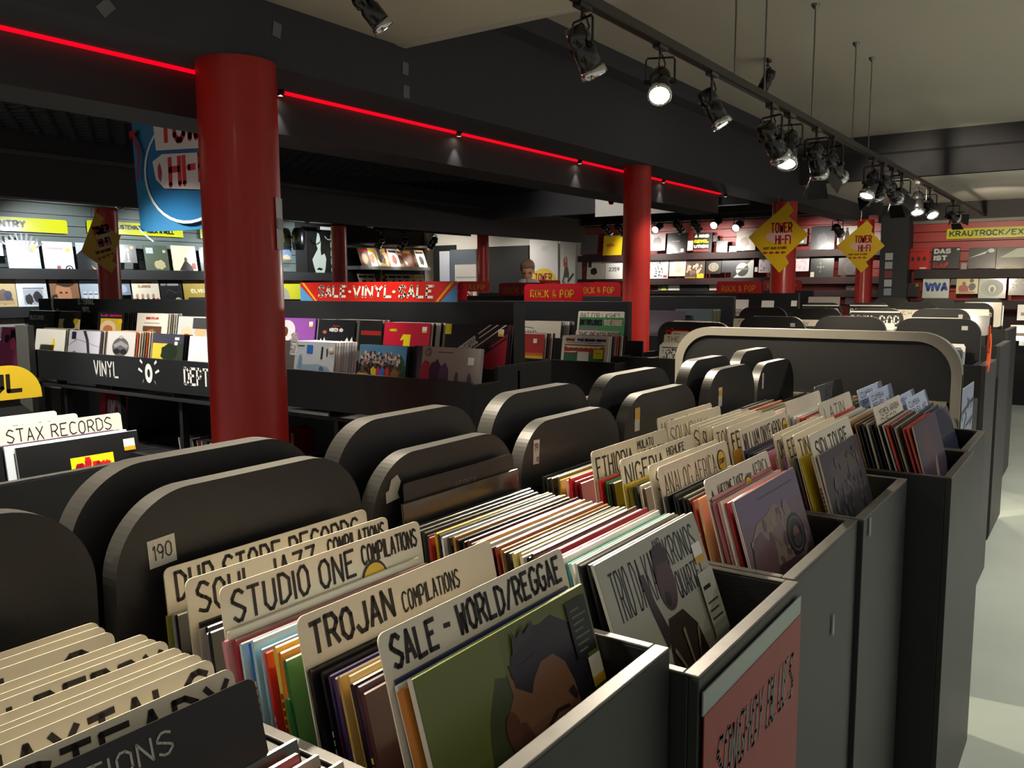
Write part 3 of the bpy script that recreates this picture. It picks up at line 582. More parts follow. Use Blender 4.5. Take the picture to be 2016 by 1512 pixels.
cardA(1.362, .775, 1.194, [('ETHIOPIA', .012, .014, .15, .044, .95), ('MULATU', .185, .008, .075, .018, .55), ('ASTATKE ETC', .185, .030, .125, .018, .55)], 'pale name card reading ETHIOPIA MULATU ASTATKE ETC, hindmost of third bin')
fill(x-.02, .783, .875, 1.140, ['#8a1c28', '#d02830', '#e8e0d0', '#c89a28', '#4c4638', '#46402f', '#2e302e', '#262826'], 'the ETHIOPIA card', g, .0095)

# ---- bin 4
x = 1.795; g = 'records in the fourth bin'
record((1.795, .477, 1.148), FA, 16, '#4a4444', 'dark sleeve with a murky brown pattern, front of the fourth bin', g, '#c8beb0', .005, crop=.3,
  spec=[('r', 0, 0, 1, 1, '#38343a'), ('blob', .5, .75, .4, .2, '#4c403e', 1), ('blob', .35, .3, .3, .25, '#2b2c36', 2), ('blob', .7, .35, .22, .28, '#403a40', 3), ('r', .32, .52, .28, .12, '#55555e'), ('speck', .1, .1, .8, .8, 40, ['#5a4c48', '#26242c', '#4a4450'], .03, 5)])
fill(x, .484, .494, 1.145, ['#c8beb0'], 'the dark murky sleeve', g)
cardA(1.79, .499, 1.189, [('SIDI TOURE', .025, .016, .255, .042, 1.1)], 'front name card of the fourth bin reading SIDI TOURE')
fill(x-.01, .506, .525, 1.142, ['#c8b020', '#1c1a18'], 'the SIDI TOURE card', g, .0095)
cardA(1.785, .530, 1.187, [('TINARIWEN', .02, .014, .25, .040, 1.0)], 'name card right behind SIDI TOURE reading TINARIWEN')
fill(x-.01, .536, .550, 1.142, ['#8a4a8a', '#2a1c14'], 'the TINARIWEN card', g, .0095)
cardA(1.785, .553, 1.186, [('EBO TAYLOR', .02, .014, .25, .040, .9)], 'name card between TINARIWEN and OMAR reading EBO TAYLOR')
fill(x-.01, .558, .568, 1.140, ['#b08a5a'], 'the EBO TAYLOR card', g)
cardA(1.788, .573, 1.184, [('OMAR SOULEYMAN', .012, .014, .29, .042, .8)], 'pinkish name card reading OMAR SOULEYMAN')
fill(x, .580, .640, 1.140, ['#a03a8a', '#3a3a54', '#34344a', '#2c2c44', '#3a3a54', '#34344c', '#5a4a3a'], 'the OMAR card', g, .0088)
cardA(1.79, .648, 1.188, [('WILLIAM ONYEABOR', .012, .012, .26, .042, .8)], 'name card reading WILLIAM ONYEABOR with yellow sticker at its right', sticker=(.30, .034, .02))
fill(x, .654, .668, 1.142, ['#d0a030', '#16120f'], 'the ONYEABOR card', g, .008)
cardA(1.785, .674, 1.190, [('FELA KUTI', .015, .014, .22, .042, 1.1)], 'name card reading FELA KUTI in bold black marker')
fill(x, .680, .700, 1.142, ['#15120f', '#a02820'], 'the FELA card', g)
for i, (t, y, sk) in enumerate((('TONY ALLEN', .708, 0), ('AFRO 9', .722, 0), ('SUBLIME FREQUENCIES', .738, 0), ('STRUT', .758, 1))):
    cardA(1.786-.002*i, y, 1.188, [(t, .015, .014, .15 if t == 'STRUT' else .26, .042, .7)], 'white name card reading %s in the middle of the fourth bin' % t, sticker=(.265, .034, .02) if sk else False)
fill(x, .766, .812, 1.142, ['#c8b83a', '#2a3aa0', '#e0dcd0', '#8a8a86', '#3c3a36'], 'the STRUT card', g, .0095)
cardA(1.795, .822, 1.189, [('SOUNDWAY', .015, .016, .22, .042, .45)], 'name card reading SOUNDWAY with a yellow sticker', sticker=(.30, .05, .022))
cardA(1.793, .845, 1.195, [('HOT CASA', .02, .012, .18, .042, .5)], 'shaded name card reading HOT CASA at the fourth headboard')

# ---- bin 5
x = 2.29; g = 'records in the fifth bin'
record((2.295, .383, 1.149), FA, 15, '#5a4a55', 'purple grey sleeve in shiny plastic, front of the fifth bin', g, '#b8b0a8', .005,
  spec=[('r', 0, 0, 1, 1, '#4a4050'), ('blob', .4, .75, .25, .22, '#5c4448', 1), ('p', [(.40, .45), (.5, .62), (.62, .70), (.55, .50), (.46, .40)], '#8f8f8c'), ('r', .3, .36, .5, .03, '#7f7f80'), ('blob', .3, .2, .3, .18, '#40364a', 7)])
fill(x, .390, .600, 1.147, ['#b84a38', '#1a1512', '#b8a88c', '#1a1512', '#c83a30', '#c8c4b8', '#141210', '#16120f', '#1a1714', '#c8c2b0', '#141210', '#a87850', '#3c2c20', '#b89468', '#d8ccb4', '#3a3450', '#c8c4b8', '#d8d4c8', '#a8a040', '#c83030'], 'the purple plastic wrapped sleeve', g, .0095)
cardA(2.28, .478, 1.190, [('YEMEN ARABIA', .05, .012, .24, .018, .5), ('DISCO', .05, .034, .18, .018, .5)], 'grey name card with two lines of writing among the fifth bin records')
cardA(2.27, .611, 1.192, [('LATIN', .04, .016, .2, .036, .6)], 'pale name card standing in the middle of the fifth bin')
STUFF = JOIN
fill(x, .62, .86, 1.150, ['#e0dcd4', '#b04030', '#e8e4dc', '#e8e4dc', '#c8b8a8', '#d8a8a0', '#e8e4dc', '#908050', '#6a5a3c', '#4c4434', '#c87848', '#2a2a2a', '#222222'], 'the pale middle card of the fifth bin', g, .0105)
STUFF = None
# ---- bin 6
x = 2.70; g = 'records in the sixth bin'
BLUEC = M('#a8b4cc', .5)
for i, (y, z, dx) in enumerate(((.475, 1.165, .0), (.51, 1.165, .0), (.575, 1.180, -.02), (.606, 1.187, -.02))):
    cardA(2.69+dx, y, z, [('CUMBIA', .03, .010, .16, .018, .5), ('BRASIL 60', .03, .034, .24, .018, .5)], 'bluish name card in the sixth bin, %s from the front' % NTH[i], col=BLUEC)
fill(x, .40, .470, 1.12, ['#2c3448', '#3a4458', '#1c2030', '#30384c', '#444c60'], 'the front of the sixth bin', g, .012)
STUFF = JOIN
fill(x, .52, .86, 1.13, ['#6a6a48', '#3a3c38', '#2a2a2c', '#4c4c48', '#a08a60', '#6a2420', '#3a1c20', '#2a2a30', '#c0b8a8', '#1c1c22'], 'the bluish cards of the sixth bin', g, .014)
STUFF = None
cardA(2.70, .74, 1.185, [('JAZZ', .09, .014, .12, .036, .6)], 'dark grey name card at the back of the sixth bin', col=M('#4a4e50', .4))
cardA(2.28, .70, 1.188, (), 'pale blank card behind the fifth bin middle card')
# ---- cards of the far side bins peeping between headboards
for i in range(7):
    xx = 2.20+.06*i if i < 4 else 2.30+.05*(i-4)
    card((1.80+.38*(i % 2)-(i % 3)*.01+.33, 1.06+.045*i, 1.17), 180, 6, 'cream name card back beyond the near headboards, %s from them' % NTH[i])
STUFF = JOIN
for i in range(10):
    record((2.50-.005*(i % 3), 1.05+.03*i, 1.13), 180, 6, ('#d8d4c4', '#b8b09c', '#8a8474', '#e0dccc')[i % 4], 'pale record on the far side of the island, %s from the headboards' % NTH[i], 'records on the far side of the near island')
STUFF = None
record((2.13, 1.02, 1.13), 180, 6, '#d0cc90', 'pale yellow sleeve on the far side of the island between the headboards', 'records on the far side of the near island')

# poster hanging on the second bin's front
po = empty('poster', (1.115, .368, 0), 'red poster reading SONGHOY BLUES with a dark raised hand, hung on the second bin', 'poster')
b = MB(); b.slab([(0, 0), (.385, 0), (.388, .6), (.0, .6)], -.0015, 0, M('#7e201d', .5)); s = b.build('paper_sheet', po); facing(s, (-.195, -.002, .39), FA)
art(s, [('t', 'SONGHOY BLUES', .10, .80, .82, .12, .0065, '#2e1d1e', {'slant': .1, 'jit': .15}),
  ('p', [(.42, 0), (.43, .30), (.40, .44), (.41, .50), (.45, .42), (.47, .60), (.50, .61), (.51, .48), (.54, .66), (.575, .65), (.57, .48), (.61, .62), (.64, .60), (.62, .45), (.67, .54), (.69, .51), (.66, .34), (.68, 0)], '#221a1b'),
  ('p', [(.47, 0), (.46, .16), (.53, .26), (.58, .40), (.60, .22), (.58, 0)], '#a88a5c'), ('speck', .47, .02, .11, .2, 16, ['#5c4a30', '#c4a878', '#302418'], .016, 3)], .385, .6)
b = MB(); b.slab([(0, 0), (.39, 0), (.39, .03), (0, .03)], -.002, 0, M('#6e7c78', .3)); s = b.build('plastic_edge', po); facing(s, (-.197, -.001, .99), FA)
for (px, py, yy, k) in ((1638, 1232, .38, 'third'), (1711, 1038, .37, 'fourth')):
    p = at(px, py, 1, yy); b = MB(); b.slab([(0, 0), (.012, .002), (.010, .038), (.001, .04)], -.0006, 0, M('#8b8d8a', .6)); o = b.build('tape_scrap'); facing(o, (p.x, yy-.0015, p.z-.02), FA); tag(o, 'scrap of pale tape stuck on the front of the %s bin' % k, 'tape')

# ================================================================ soul island on the left
root = empty('record_bin', (1.0, 2.3, 0), 'black record bin holding the soul records at the left edge', 'record bin')
q0 = at(318, 896, 2, 1.06)
x1s, yfs = q0.x, q0.y
def rb(n, a, m, base, par, bev=.0015): return put(bx(n, a, m, par, bev), base)
for n, a, m in (('front_panel', (.2, x1s, yfs, yfs+.016, 0, 1.056), PANEL), ('front_rim', (.2, x1s, yfs, yfs+.02, 1.056, 1.06), RIM_LIT), ('side_panel', (x1s-.016, x1s, yfs+.016, yfs+.62, 0, 1.058), BLK), ('bottom_shelf', (.2, x1s-.016, yfs+.016, yfs+.62, .8, .82), DARK)):
    rb(n, a, m, (1.0, 2.3, 0), root)
def fitA(TL, TR, w):
    """top left corner of a sleeve of width w, facing -y, through two pixels"""
    lo, hi = .1, 14
    for _ in range(50):
        y = (lo+hi)/2; d = at(TR[0], TR[1], 1, y).x-at(TL[0], TL[1], 1, y).x
        if d < w: lo = y
        else: hi = y
    return at(TL[0], TL[1], 1, y), at(TR[0], TR[1], 1, y)
g = 'records of the soul bin'
a, c = fitA((30, 888), (269, 842), .318); xs, ys, zs = a.x, a.y, (a.z+c.z)/2
record((xs, ys, zs), FA, 10, '#141414', 'black sleeve with a yellow label reading stax, front of the soul bin', g, '#d8d4cc', .005, w=.318,
  spec=[('r', .40, .64, .36, .21, '#e8d418'), ('t', 'stax', .43, .65, .30, .20, .014, '#c8202a')], sticker=(.86, .84, '#d8a020'), topc='#9fb0b4')
for i, (dy, c2, cw) in enumerate(((.012, '#c8d0d4', 'pale'), (.024, '#16161a', 'black'), (.034, '#5a2a5a', 'purple'), (.05, '#b03030', 'red'))):
    record((xs-.02-.012*i, ys+dy, zs+.004), FA, 9, c2, '%s record behind the black stax sleeve in the soul bin' % cw, g)
card((xs-.02, ys+.045, zs+.048), FA, 8, 'bright name card reading STAX RECORDS in the soul bin', [('STAX RECORDS', .02, .008, .27, .034, .7)], w=.32, sw=.004)
card((xs-.055, ys+.062, zs+.044), FA, 8, 'bright card just behind the STAX RECORDS card', [('REISSUES', .05, .012, .24, .034, .6)], w=.32)
card((xs-.10, ys+.12, zs+.050), FA, 8, 'bright name card reading NORTHERN SOUL in the soul bin', [('NORTHERN SOUL', .01, .012, .29, .038, .9)], w=.32)
card((xs-.135, ys+.16, zs+.058), FA, 8, 'blank bright card at the back of the soul bin', (), w=.32)
for i in range(7): record((xs-.03-.006*i, ys+.07+.008*i, zs-.004), FA, 8, ('#b8b4ac', '#2a2a2a', '#8a8a88')[i % 3], '%s record behind the STAX RECORDS card, %s one' % (('pale grey', 'black', 'grey')[i % 3], NTH[i]), g)
# soul headboard with yellow sign
p = at(86, 700, 1, ys+.30); hbd = empty('header_sign', (p.x-.2, ys+.3, 0), 'yellow rounded sign reading SOUL on a black headboard at the left edge', 'sign')
b = MB(); zt = at(40, 718, 1, ys+.30).z; zb2 = at(40, 785, 1, ys+.30).z; xr = at(83, 780, 1, ys+.30).x
b.slab(rounded(.42, zt-zb2, .085, 10), -.004, 0, M('#a88c12', .5)); o = b.build('sign_face', hbd); facing(o, (xr-.42-(p.x-.2), 0, zb2), FA)
art(o, [('t', 'SOUL', .43, .20, .45, .58, .011, '#15130c')], .42, zt-zb2, 'lettering')
b = MB(); b.slab([(0, 0), (.47, 0), (.47, zb2-.95), (.36, zb2-.85), (0, zb2-.85)], -.03, 0, BLK); o = b.build('headboard', hbd); facing(o, (xr-.43-(p.x-.2), .012, .85), FA)
b = MB(); b.box(0, .035, 0, .03, .9, 0, BLK2)

# ================================================================ vinyl rack (faces the near end)
def LP(TL, TR, X, col, label, spec=(), spine=None, t=.006, lean_=9, grp=None, W=None, sticker=None, name='record', cat='record', crop=0):
    a = at(*TL, 0, X); c = at(*TR, 0, X); w_ = W or abs(a.y-c.y); z = (a.z+c.z)/2
    return record((X, a.y, z), FB, lean_, col, label, grp, spine, t, w_, w_ if name == 'record' else w_*1.35, list(spec), sticker, name, cat=cat, crop=crop)
YE = 2.12; YL = at(71, 690, 0, 2.75).y+.02
rk = empty('vinyl_rack', (3.1, (YE+YL)/2, 0), 'long black record rack lettered VINYL DEPT behind the thick red column', 'rack')
BS = (3.1, (YE+YL)/2, 0)
for n, a, m in (('front_fascia', (2.73, 2.75, YE, YL, .93, 1.112), M('#1d1e20', .4)), ('side_panel', (2.75, 2.95, YE, YE+.02, .80, 1.10), BLK), ('side_panel', (2.95, 3.38, YE+.02, YE+.04, 0, 1.16), BLK),
   ('trough_floor', (2.75, 3.40, YE+.02, YL, .88, .90), DARK), ('step_panel', (3.10, 3.12, YE+.02, YL, .9, 1.13), BLK),
   ('back_panel', (3.40, 3.50, 2.37, at(75, 583, 0, 3.4).y, 0, 1.425), M('#1a1b1d', .45)), ('lower_ledge', (2.60, 2.63, 2.6, YL+.3, .52, .60), BLK), ('lower_shelf', (2.63, 3.38, 2.3, YL, .50, .52), DARK),
   ('plinth', (2.70, 3.38, 2.2, YL, 0, .42), BLK2)):
    rb(n, a, m, BS, rk)
for k in range(6):
    y = 2.35+.62*k; rb('upright', (2.80, 2.84, y, y+.03, .42, .93), BLK, BS, rk); rb('divider', (2.75, 3.10, y, y+.012, .9, 1.08), BLK, BS, rk)
rb('upright', (2.86, 2.90, YL-.0, YL+.05, .4, 1.22), M('#6b6a66', .4), BS, rk)
def face_text(parent, X, q0, q1, t, sw, col, base, name='lettering', **kw):
    a = at(*q0, 0, X); c = at(*q1, 0, X); b = MB(); txt(b, t, 0, 0, a.y-c.y, a.z-c.z, .0006, sw, M(col, .5), **kw)
    o = b.build(name, parent); facing(o, Vector((X, a.y, c.z))-Vector(base), FB); return o
pa, pb, pc = at(40, 700, 0, 2.70), at(64, 700, 0, 2.70), at(60, 641, 0, 2.70)
rb('end_post', (2.68, 2.72, pb.y, pa.y, 0, pc.z), M('#5c5b57', .4), BS, rk)
face_text(rk, 2.729, (184, 708), (234, 745), 'VINYL', .011, '#b9b7b2', BS)
face_text(rk, 2.729, (361, 722), (412, 763), 'DEPT', .014, '#d8d6d0', BS)
p = at(293, 735, 0, 2.729); b = MB(); WH = M('#d8d6d0', .5)
b.poly(circ(0, 0, .036, .055), .0006, WH); b.poly(circ(0, 0, .014, .024), .001, BLK2)
for sx in (-1, 1):
    for (x0, y0, x1_, y1) in ((.06, .055, .085, .07), (.065, .005, .105, .02), (.055, -.04, .075, -.065)):
        b.poly([(sx*x0, y0-.006), (sx*x1_, y1-.004), (sx*(x1_-.01), y1+.008), (sx*(x0-.003), y0+.006)][::sx], .0006, WH)
o = b.build('record_emblem', rk); facing(o, p-Vector(BS), FB)
face_text(rk, 3.399, (153, 587), (186, 600), 'ESSENTIAL', .011, '#d8d6d0', BS); face_text(rk, 3.399, (161, 603), (178, 615), 'VINYL', .009, '#d8d6d0', BS)
p = at(108, 598, 0, 3.399); b = MB(); b.tube([(.035, .05, 0), (.03, .065, 0), (-.01, .06, 0), (-.035, .02, 0), (-.035, -.03, 0), (-.01, -.07, 0), (.03, -.07, 0), (.04, -.04, 0)], .009, WH); o = b.build('curled_emblem', rk); facing(o, p-Vector(BS), FB)
# sale sign
a = at(592, 596, 0, 3.44); c = at(900, 598, 0, 3.44); t_ = at(740, 555, 0, 3.44); W_ = a.y-c.y; H_ = t_.z-1.425
sg = empty('sale_sign', (3.44, (a.y+c.y)/2, 1.425), 'red banner reading SALE VINYL SALE on top of the vinyl rack', 'sign')
b = MB(); b.slab([(0, 0), (W_, 0), (W_, H_), (0, H_)], -.006, 0, M('#cf2216', .35, coat=.3)); o = b.build('sign_board', sg); facing(o, (0, W_/2, 0), FB)
art(o, [('p', [(0, .0), (.17*.55, 0), (0, .85)], '#4f93c4'), ('p', [(1-.17*.55, 0), (1, 0), (1, .85)], '#4f93c4'), ('p', [(.105, 0), (.122, 0), (.03, .98), (.012, .98)], '#f0a818'), ('p', [(.878, 0), (.895, 0), (.988, .98), (.97, .98)], '#f0a818'),
  ('t', 'SALE', .125, .18, .20, .66, .014, '#f4ead8', {'slant': .12, 'rnd': True}), ('e', .348, .50, .010, .075, '#f4ead8'), ('t', 'VINYL', .365, .17, .255, .66, .014, '#f4ead8', {'slant': .12, 'rnd': True}), ('e', .632, .49, .010, .075, '#f4ead8'), ('t', 'SALE', .655, .16, .215, .67, .014, '#f4ead8', {'slant': .12, 'rnd': True})], W_, H_, 'lettering', .4)

g = 'sleeves in the front row of the vinyl rack'; X = 2.86
LP((4, 642), (50, 648), X, '#b04a78', 'pink and black sleeve at the left end of the vinyl rack front row', [('r', .45, .3, .3, .6, '#1c1a22'), ('blob', .6, .3, .15, .3, '#d8507a', 3), ('blob', .3, .5, .12, .2, '#2a2430', 5)], grp=g, crop=.46, W=.30)
LP((72, 648), (130, 649), X, '#e6e3d8', 'white sleeve with a yellow crescent in the vinyl rack', [('p', [(.18, .03), (.22, .10), (.50, .35), (.60, .62), (.58, .72), (.66, .70), (.68, .50), (.58, .22), (.36, .04)], '#e8d020'), ('p', [(.2, .04), (.35, .16), (.5, .34), (.4, .16)], '#1c1a10')], grp=g, crop=.46)
LP((137, 650), (198, 653), X, '#b4b0ba', 'lilac grey sleeve with one dark curved stroke in the vinyl rack', [('p', [(.45, 1), (.55, 1), (.66, .7), (.72, .3), (.74, 0), (.66, 0), (.64, .3), (.57, .7)], '#2b2833'), ('r', .1, .72, .14, .24, '#1c1a2c'), ('blob', .2, .15, .2, .2, '#5c5868', 4), ('p', [(0, .5), (.3, .72), (1, .5), (1, .51), (.3, .735), (0, .515)], '#4c4858')], grp=g, crop=.46)
LP((213, 651), (268, 655), X, '#aeaaa6', 'grey sleeve with a dark rounded mask shape in the vinyl rack', [('e', .5, .42, .3, .36, '#4c4a4a'), ('p', [(.24, .5), (.5, .66), (.78, .5), (.72, .38), (.5, .5), (.30, .38)], '#7a7878'), ('e', .38, .26, .12, .1, '#1c1b1c'), ('e', .62, .26, .12, .1, '#1c1b1c'), ('e', .5, .80, .08, .06, '#8c8a8a')], grp=g, crop=.46)
LP((303, 655), (363, 661), X, '#30382c', 'dark green sleeve with a yellow field and a tree shape in the vinyl rack', [('r', 0, 0, .5, .66, '#b8a83a'), ('r', 0, .66, 1, .34, '#3a3a48'), ('blob', .55, .35, .3, .35, '#1e281c', 7), ('r', .72, .8, .14, .1, '#d8d4cc'), ('r', .72, .62, .1, .12, '#d8d4cc')], grp=g, crop=.46)
LP((374, 660), (432, 666), X, '#e4e2dc', 'plain white sleeve half hidden by the thick red column', grp=g, crop=.46)
LP((561, 669), (576, 672), X, '#6c6660', 'grey box sleeve reading RADIO sideways beside the red column', [('t', 'RADIO', .72, .06, .8, .4, .012, '#e0dcd8', {'rot': 90})], grp=g, crop=.46, W=.14)
LP((583, 670), (661, 676), X, '#c4cdd2', 'pale blue wintry sleeve with a square blue sticker', [('blob', .5, .15, .45, .14, '#90a8b8', 3), ('blob', .15, .35, .06, .25, '#7898b0', 4), ('r', .30, .62, .15, .27, '#2a6cc0'), ('p', [(.66, .45), (.70, .45), (.71, .85), (.67, .85)], '#2a2830'), ('p', [(.80, .55), (.83, .55), (.83, .80), (.79, .80)], '#4a4850'), ('r', .06, .84, .18, .03, '#2a2a30'), ('blob', .7, .12, .07, .12, '#4a6890', 8)], grp=g, crop=.46, sticker=(.86, .82, '#e0a030'))
LP((709, 677), (801, 684), X, '#5c9cc8', 'sky blue sleeve crowded with a colourful group of small figures', [('r', 0, 0, 1, .45, '#2c3a24'), ('blob', .88, .45, .12, .30, '#2c6038', 3), ('speck', .02, .40, .86, .38, 230, ['#d8c8b0', '#2a2420', '#b0806a', '#4a4048', '#e0d8d0', '#6a4a3c', '#8a98a8'], .022, 4),
   ('speck', .02, .14, .90, .30, 120, ['#2a2024', '#3c2c28', '#6a5040', '#1c181c'], .028, 5), ('p', [(.30, 0), (.28, .3), (.33, .38), (.40, .3), (.40, 0)], '#e0d020'), ('p', [(.40, 0), (.40, .3), (.44, .38), (.48, .3), (.48, 0)], '#c83070'), ('p', [(.48, 0), (.48, .3), (.53, .38), (.58, .3), (.57, 0)], '#3a70c0'), ('p', [(.60, 0), (.59, .3), (.64, .38), (.68, .3), (.68, 0)], '#d03020'), ('blob', .80, .15, .09, .2, '#8a6030', 6), ('r', .0, .04, .22, .13, '#e0b030'), ('speck', .05, .02, .85, .1, 60, ['#c83030', '#308038', '#d8c060'], .02, 9)], grp=g, crop=.46)
LP((815, 680), (836, 682), 2.9, '#2a2030', 'dark sleeve with a purple strip behind the grey sleeve', [('r', .3, .45, .4, .5, '#2c2058')], grp=g, crop=.46, W=.24)
LP((833, 682), (948, 687), 2.83, '#9c9696', 'grey sleeve with red and blue shadow figures at the rack end', [('r', 0, 0, 1, 1, '#98928f'), ('blob', .08, .36, .1, .32, '#a83040', 2), ('blob', .26, .34, .12, .36, '#34304e', 3), ('blob', .40, .34, .1, .28, '#4a4660', 4), ('e', .115, .86, .055, .10, '#1c1b1e'), ('e', .115, .86, .043, .08, '#98928f'), ('p', [(.10, .80), (.13, .84), (.10, .88), (.125, .93), (.14, .93), (.115, .88), (.145, .84), (.115, .80)], '#1c1b1e'), ('blob', .62, .22, .03, .2, '#5a4654', 5), ('blob', .84, .2, .04, .2, '#5a4654', 6), ('r', .28, .86, .26, .025, '#5c5858')], grp=g, crop=.46, sticker=(.80, .78, '#e8e4da'), t=.02)
g = 'sleeves in the back row of the vinyl rack'; X = 3.24
Bk = [((58, 611), (108, 613), '#17171a', 'black sleeve reading MILES DAVIS in the back row', [('t', 'MILES DAVIS', .05, .62, .55, .2, .008, '#b8b8b8'), ('r', .62, .3, .2, .02, '#888888'), ('r', .62, .4, .2, .02, '#888888')]),
 ((118, 612), (160, 614), '#1c1a18', 'black sleeve with a yellow panel and dark round shape', [('r', 0, 0, 1, .6, '#d8c490'), ('blob', .5, .35, .3, .4, '#1a1816', 3), ('e', .8, .5, .12, .14, '#e0b818')]),
 ((194, 613), (246, 616), '#1b1918', 'dark sleeve with a pale fruit-like disc on yellow', [('t', 'BLUES SESSIONS', .1, .80, .8, .1, .006, '#c02a5a'), ('r', .12, 0, .8, .72, '#c8b03a'), ('e', .42, .3, .3, .34, '#e6c8a0'), ('e', .42, .25, .18, .18, '#c87848'), ('e', .85, .6, .09, .12, '#e0b818')]),
 ((271, 615), (332, 619), '#cfc7b8', 'beige sleeve reading Bob Dylan in red with a brown picture', [('t', 'BOB DYLAN', .3, .76, .4, .10, .006, '#b02820'), ('r', .25, .60, .5, .035, '#8a8480'), ('r', .22, 0, .6, .5, '#5c3a28'), ('blob', .5, .2, .2, .2, '#8a6448', 4)]),
 ((352, 621), (412, 626), '#b8bab8', 'pale sleeve with two orange eyed creatures', [('blob', .32, .3, .2, .3, '#c8b090', 3), ('blob', .75, .35, .2, .35, '#d8a078', 5), ('e', .32, .2, .1, .08, '#a04020'), ('r', .5, .5, .5, .45, '#3a3c3c')]),
 ((552, 624), (622, 629), '#8a4a9c', 'purple sleeve with a pale egg shape beside the red column', [('e', .22, .5, .24, .42, '#c8c4c8'), ('e', .18, .45, .08, .2, '#5a2c14')]),
 ((628, 628), (700, 632), '#17161a', 'black sleeve reading KID A above white peaks', [('t', 'KID A', .32, .52, .38, .16, .016, '#e8e8e8'), ('r', .4, .74, .2, .03, '#b02020'), ('p', [(.05, 0), (.1, .25), (.15, .1), (.2, .3), (.26, 0)], '#c8c8c8'), ('p', [(.6, 0), (.68, .2), (.74, .1), (.82, .32), (.88, .12), (.95, .35), (1, .0)], '#d8d8d8'), ('blob', .2, .5, .06, .08, '#a85030', 3)]),
 ((709, 630), (738, 632), '#1a1a1a', 'narrow black sleeve with a red foot beside the KID A sleeve', [('r', .1, .0, .9, .3, '#8a2018')]),
 ((758, 633), (848, 638), '#b81a34', 'crimson sleeve with a big yellow numeral 1', [('p', [(.37, .38), (.43, .60), (.60, .60), (.58, .0), (.44, 0), (.45, .42)], '#e8d818'), ('t', 'HITS', .13, .68, .16, .1, .008, '#e8d818')]),
 ((878, 637), (891, 638), '#d8c81c', 'narrow bright yellow sleeve edge in the back row', []),
 ((890, 635), (1001, 643), '#141214', 'black and red sleeve reading KRAFTWERK and MACHINE on a slant', [('p', [(.10, .30), (1, .88), (1, 0), (.10, 0)], '#8c2030'), ('t', 'KRAFTWERK', .02, .42, .58, .12, .010, '#d8d4cc', {'rot': 33}), ('t', 'MACHINE', .34, .40, .50, .11, .011, '#1a1012', {'rot': 33}), ('p', [(.50, .86), (.72, 1), (.69, 1), (.49, .875)], '#d8d4cc'), ('p', [(.52, .80), (.84, 1), (.81, 1), (.51, .815)], '#d8d4cc'), ('p', [(.0, .54), (.44, .83), (.435, .845), (0, .56)], '#d8d4cc'), ('p', [(.05, .40), (.98, 1), (.95, 1), (.04, .415)], '#d8d4cc'), ('p', [(.30, .36), (1, .815), (1, .835), (.29, .375)], '#1a1012')])]
for i, (TL, TR, c2, lb, sp) in enumerate(Bk):
    wd = None if i not in (7, 9) else (.16 if i == 7 else .05)
    LP(TL, TR, X if i != 10 else 3.2, c2, lb+' of the vinyl rack' if len(lb.split()) < 13 else lb, sp, grp=g, W=wd, crop=.52 if i != 10 else 0, sticker=(.84, .84, '#e0b030') if i in (5, 8, 10) else None)
# stacks behind the front sleeves (edges seen at their right)
def pack(TRs, X, n, cols, label, w_=.31, dy=-.0, step=.012, grp=None, lean_=9, shift=.006):
    global STUFF
    STUFF = JOIN; a = at(*TRs, 0, X)
    for i in range(n):
        record((X+step*(i+1), a.y+w_-shift*(i+1), a.z+.002), FB, lean_, cols[i % len(cols)], '%s, %s one back' % (label, NTH[i]), grp, None, .005, w_, w_)
    STUFF = None
gp = 'records filed behind the vinyl rack front sleeves'
pack((130, 649), 2.86, 5, ['#8a8478', '#4c4840', '#c8c0b0'], 'record behind the yellow crescent sleeve', grp=gp)
pack((198, 653), 2.86, 5, ['#4a4440', '#b0a898', '#6a6460'], 'record behind the lilac grey sleeve', grp=gp)
pack((268, 655), 2.86, 8, ['#c85a30', '#c8bca8', '#b8ac98', '#8a8070'], 'record behind the dark mask sleeve', grp=gp)
pack((363, 661), 2.86, 3, ['#17171a'], 'record behind the yellow field sleeve', grp=gp)
pack((661, 676), 2.86, 8, ['#dcd8d4', '#e4e0dc', '#b8c0cc'], 'record behind the pale wintry sleeve', grp=gp)
pack((801, 684), 2.86, 3, ['#24342c', '#1a1c1e'], 'record behind the colourful group sleeve', grp=gp)
gp = 'records filed behind the vinyl rack back sleeves'
pack((108, 613), 3.24, 4, ['#1c1c1e'], 'black record behind the MILES DAVIS sleeve', grp=gp)
pack((246, 616), 3.24, 5, ['#1c1a18', '#2a2624'], 'dark record behind the pale disc sleeve', grp=gp)
pack((332, 619), 3.24, 6, ['#d0c8bc', '#8a8478', '#c0b8a8'], 'record behind the red lettered beige sleeve', grp=gp)
pack((622, 629), 3.24, 3, ['#5a3a8a', '#2a2040'], 'purple record behind the egg sleeve', grp=gp)
pack((700, 632), 3.24, 5, ['#9a968c', '#3c3a38', '#c8c4b8'], 'record behind the KID A sleeve', grp=gp)
pack((738, 632), 3.24, 6, ['#4a4842', '#8a867c'], 'record behind the narrow black sleeve', grp=gp)
pack((848, 638), 3.24, 6, ['#d8d4c8', '#17171a', '#e0dcd0'], 'record behind the crimson numeral sleeve', grp=gp)
pack((990, 642), 3.2, 4, ['#5c2c3c', '#4a3040'], 'dark red record behind the slanted lettering sleeve', grp=gp)
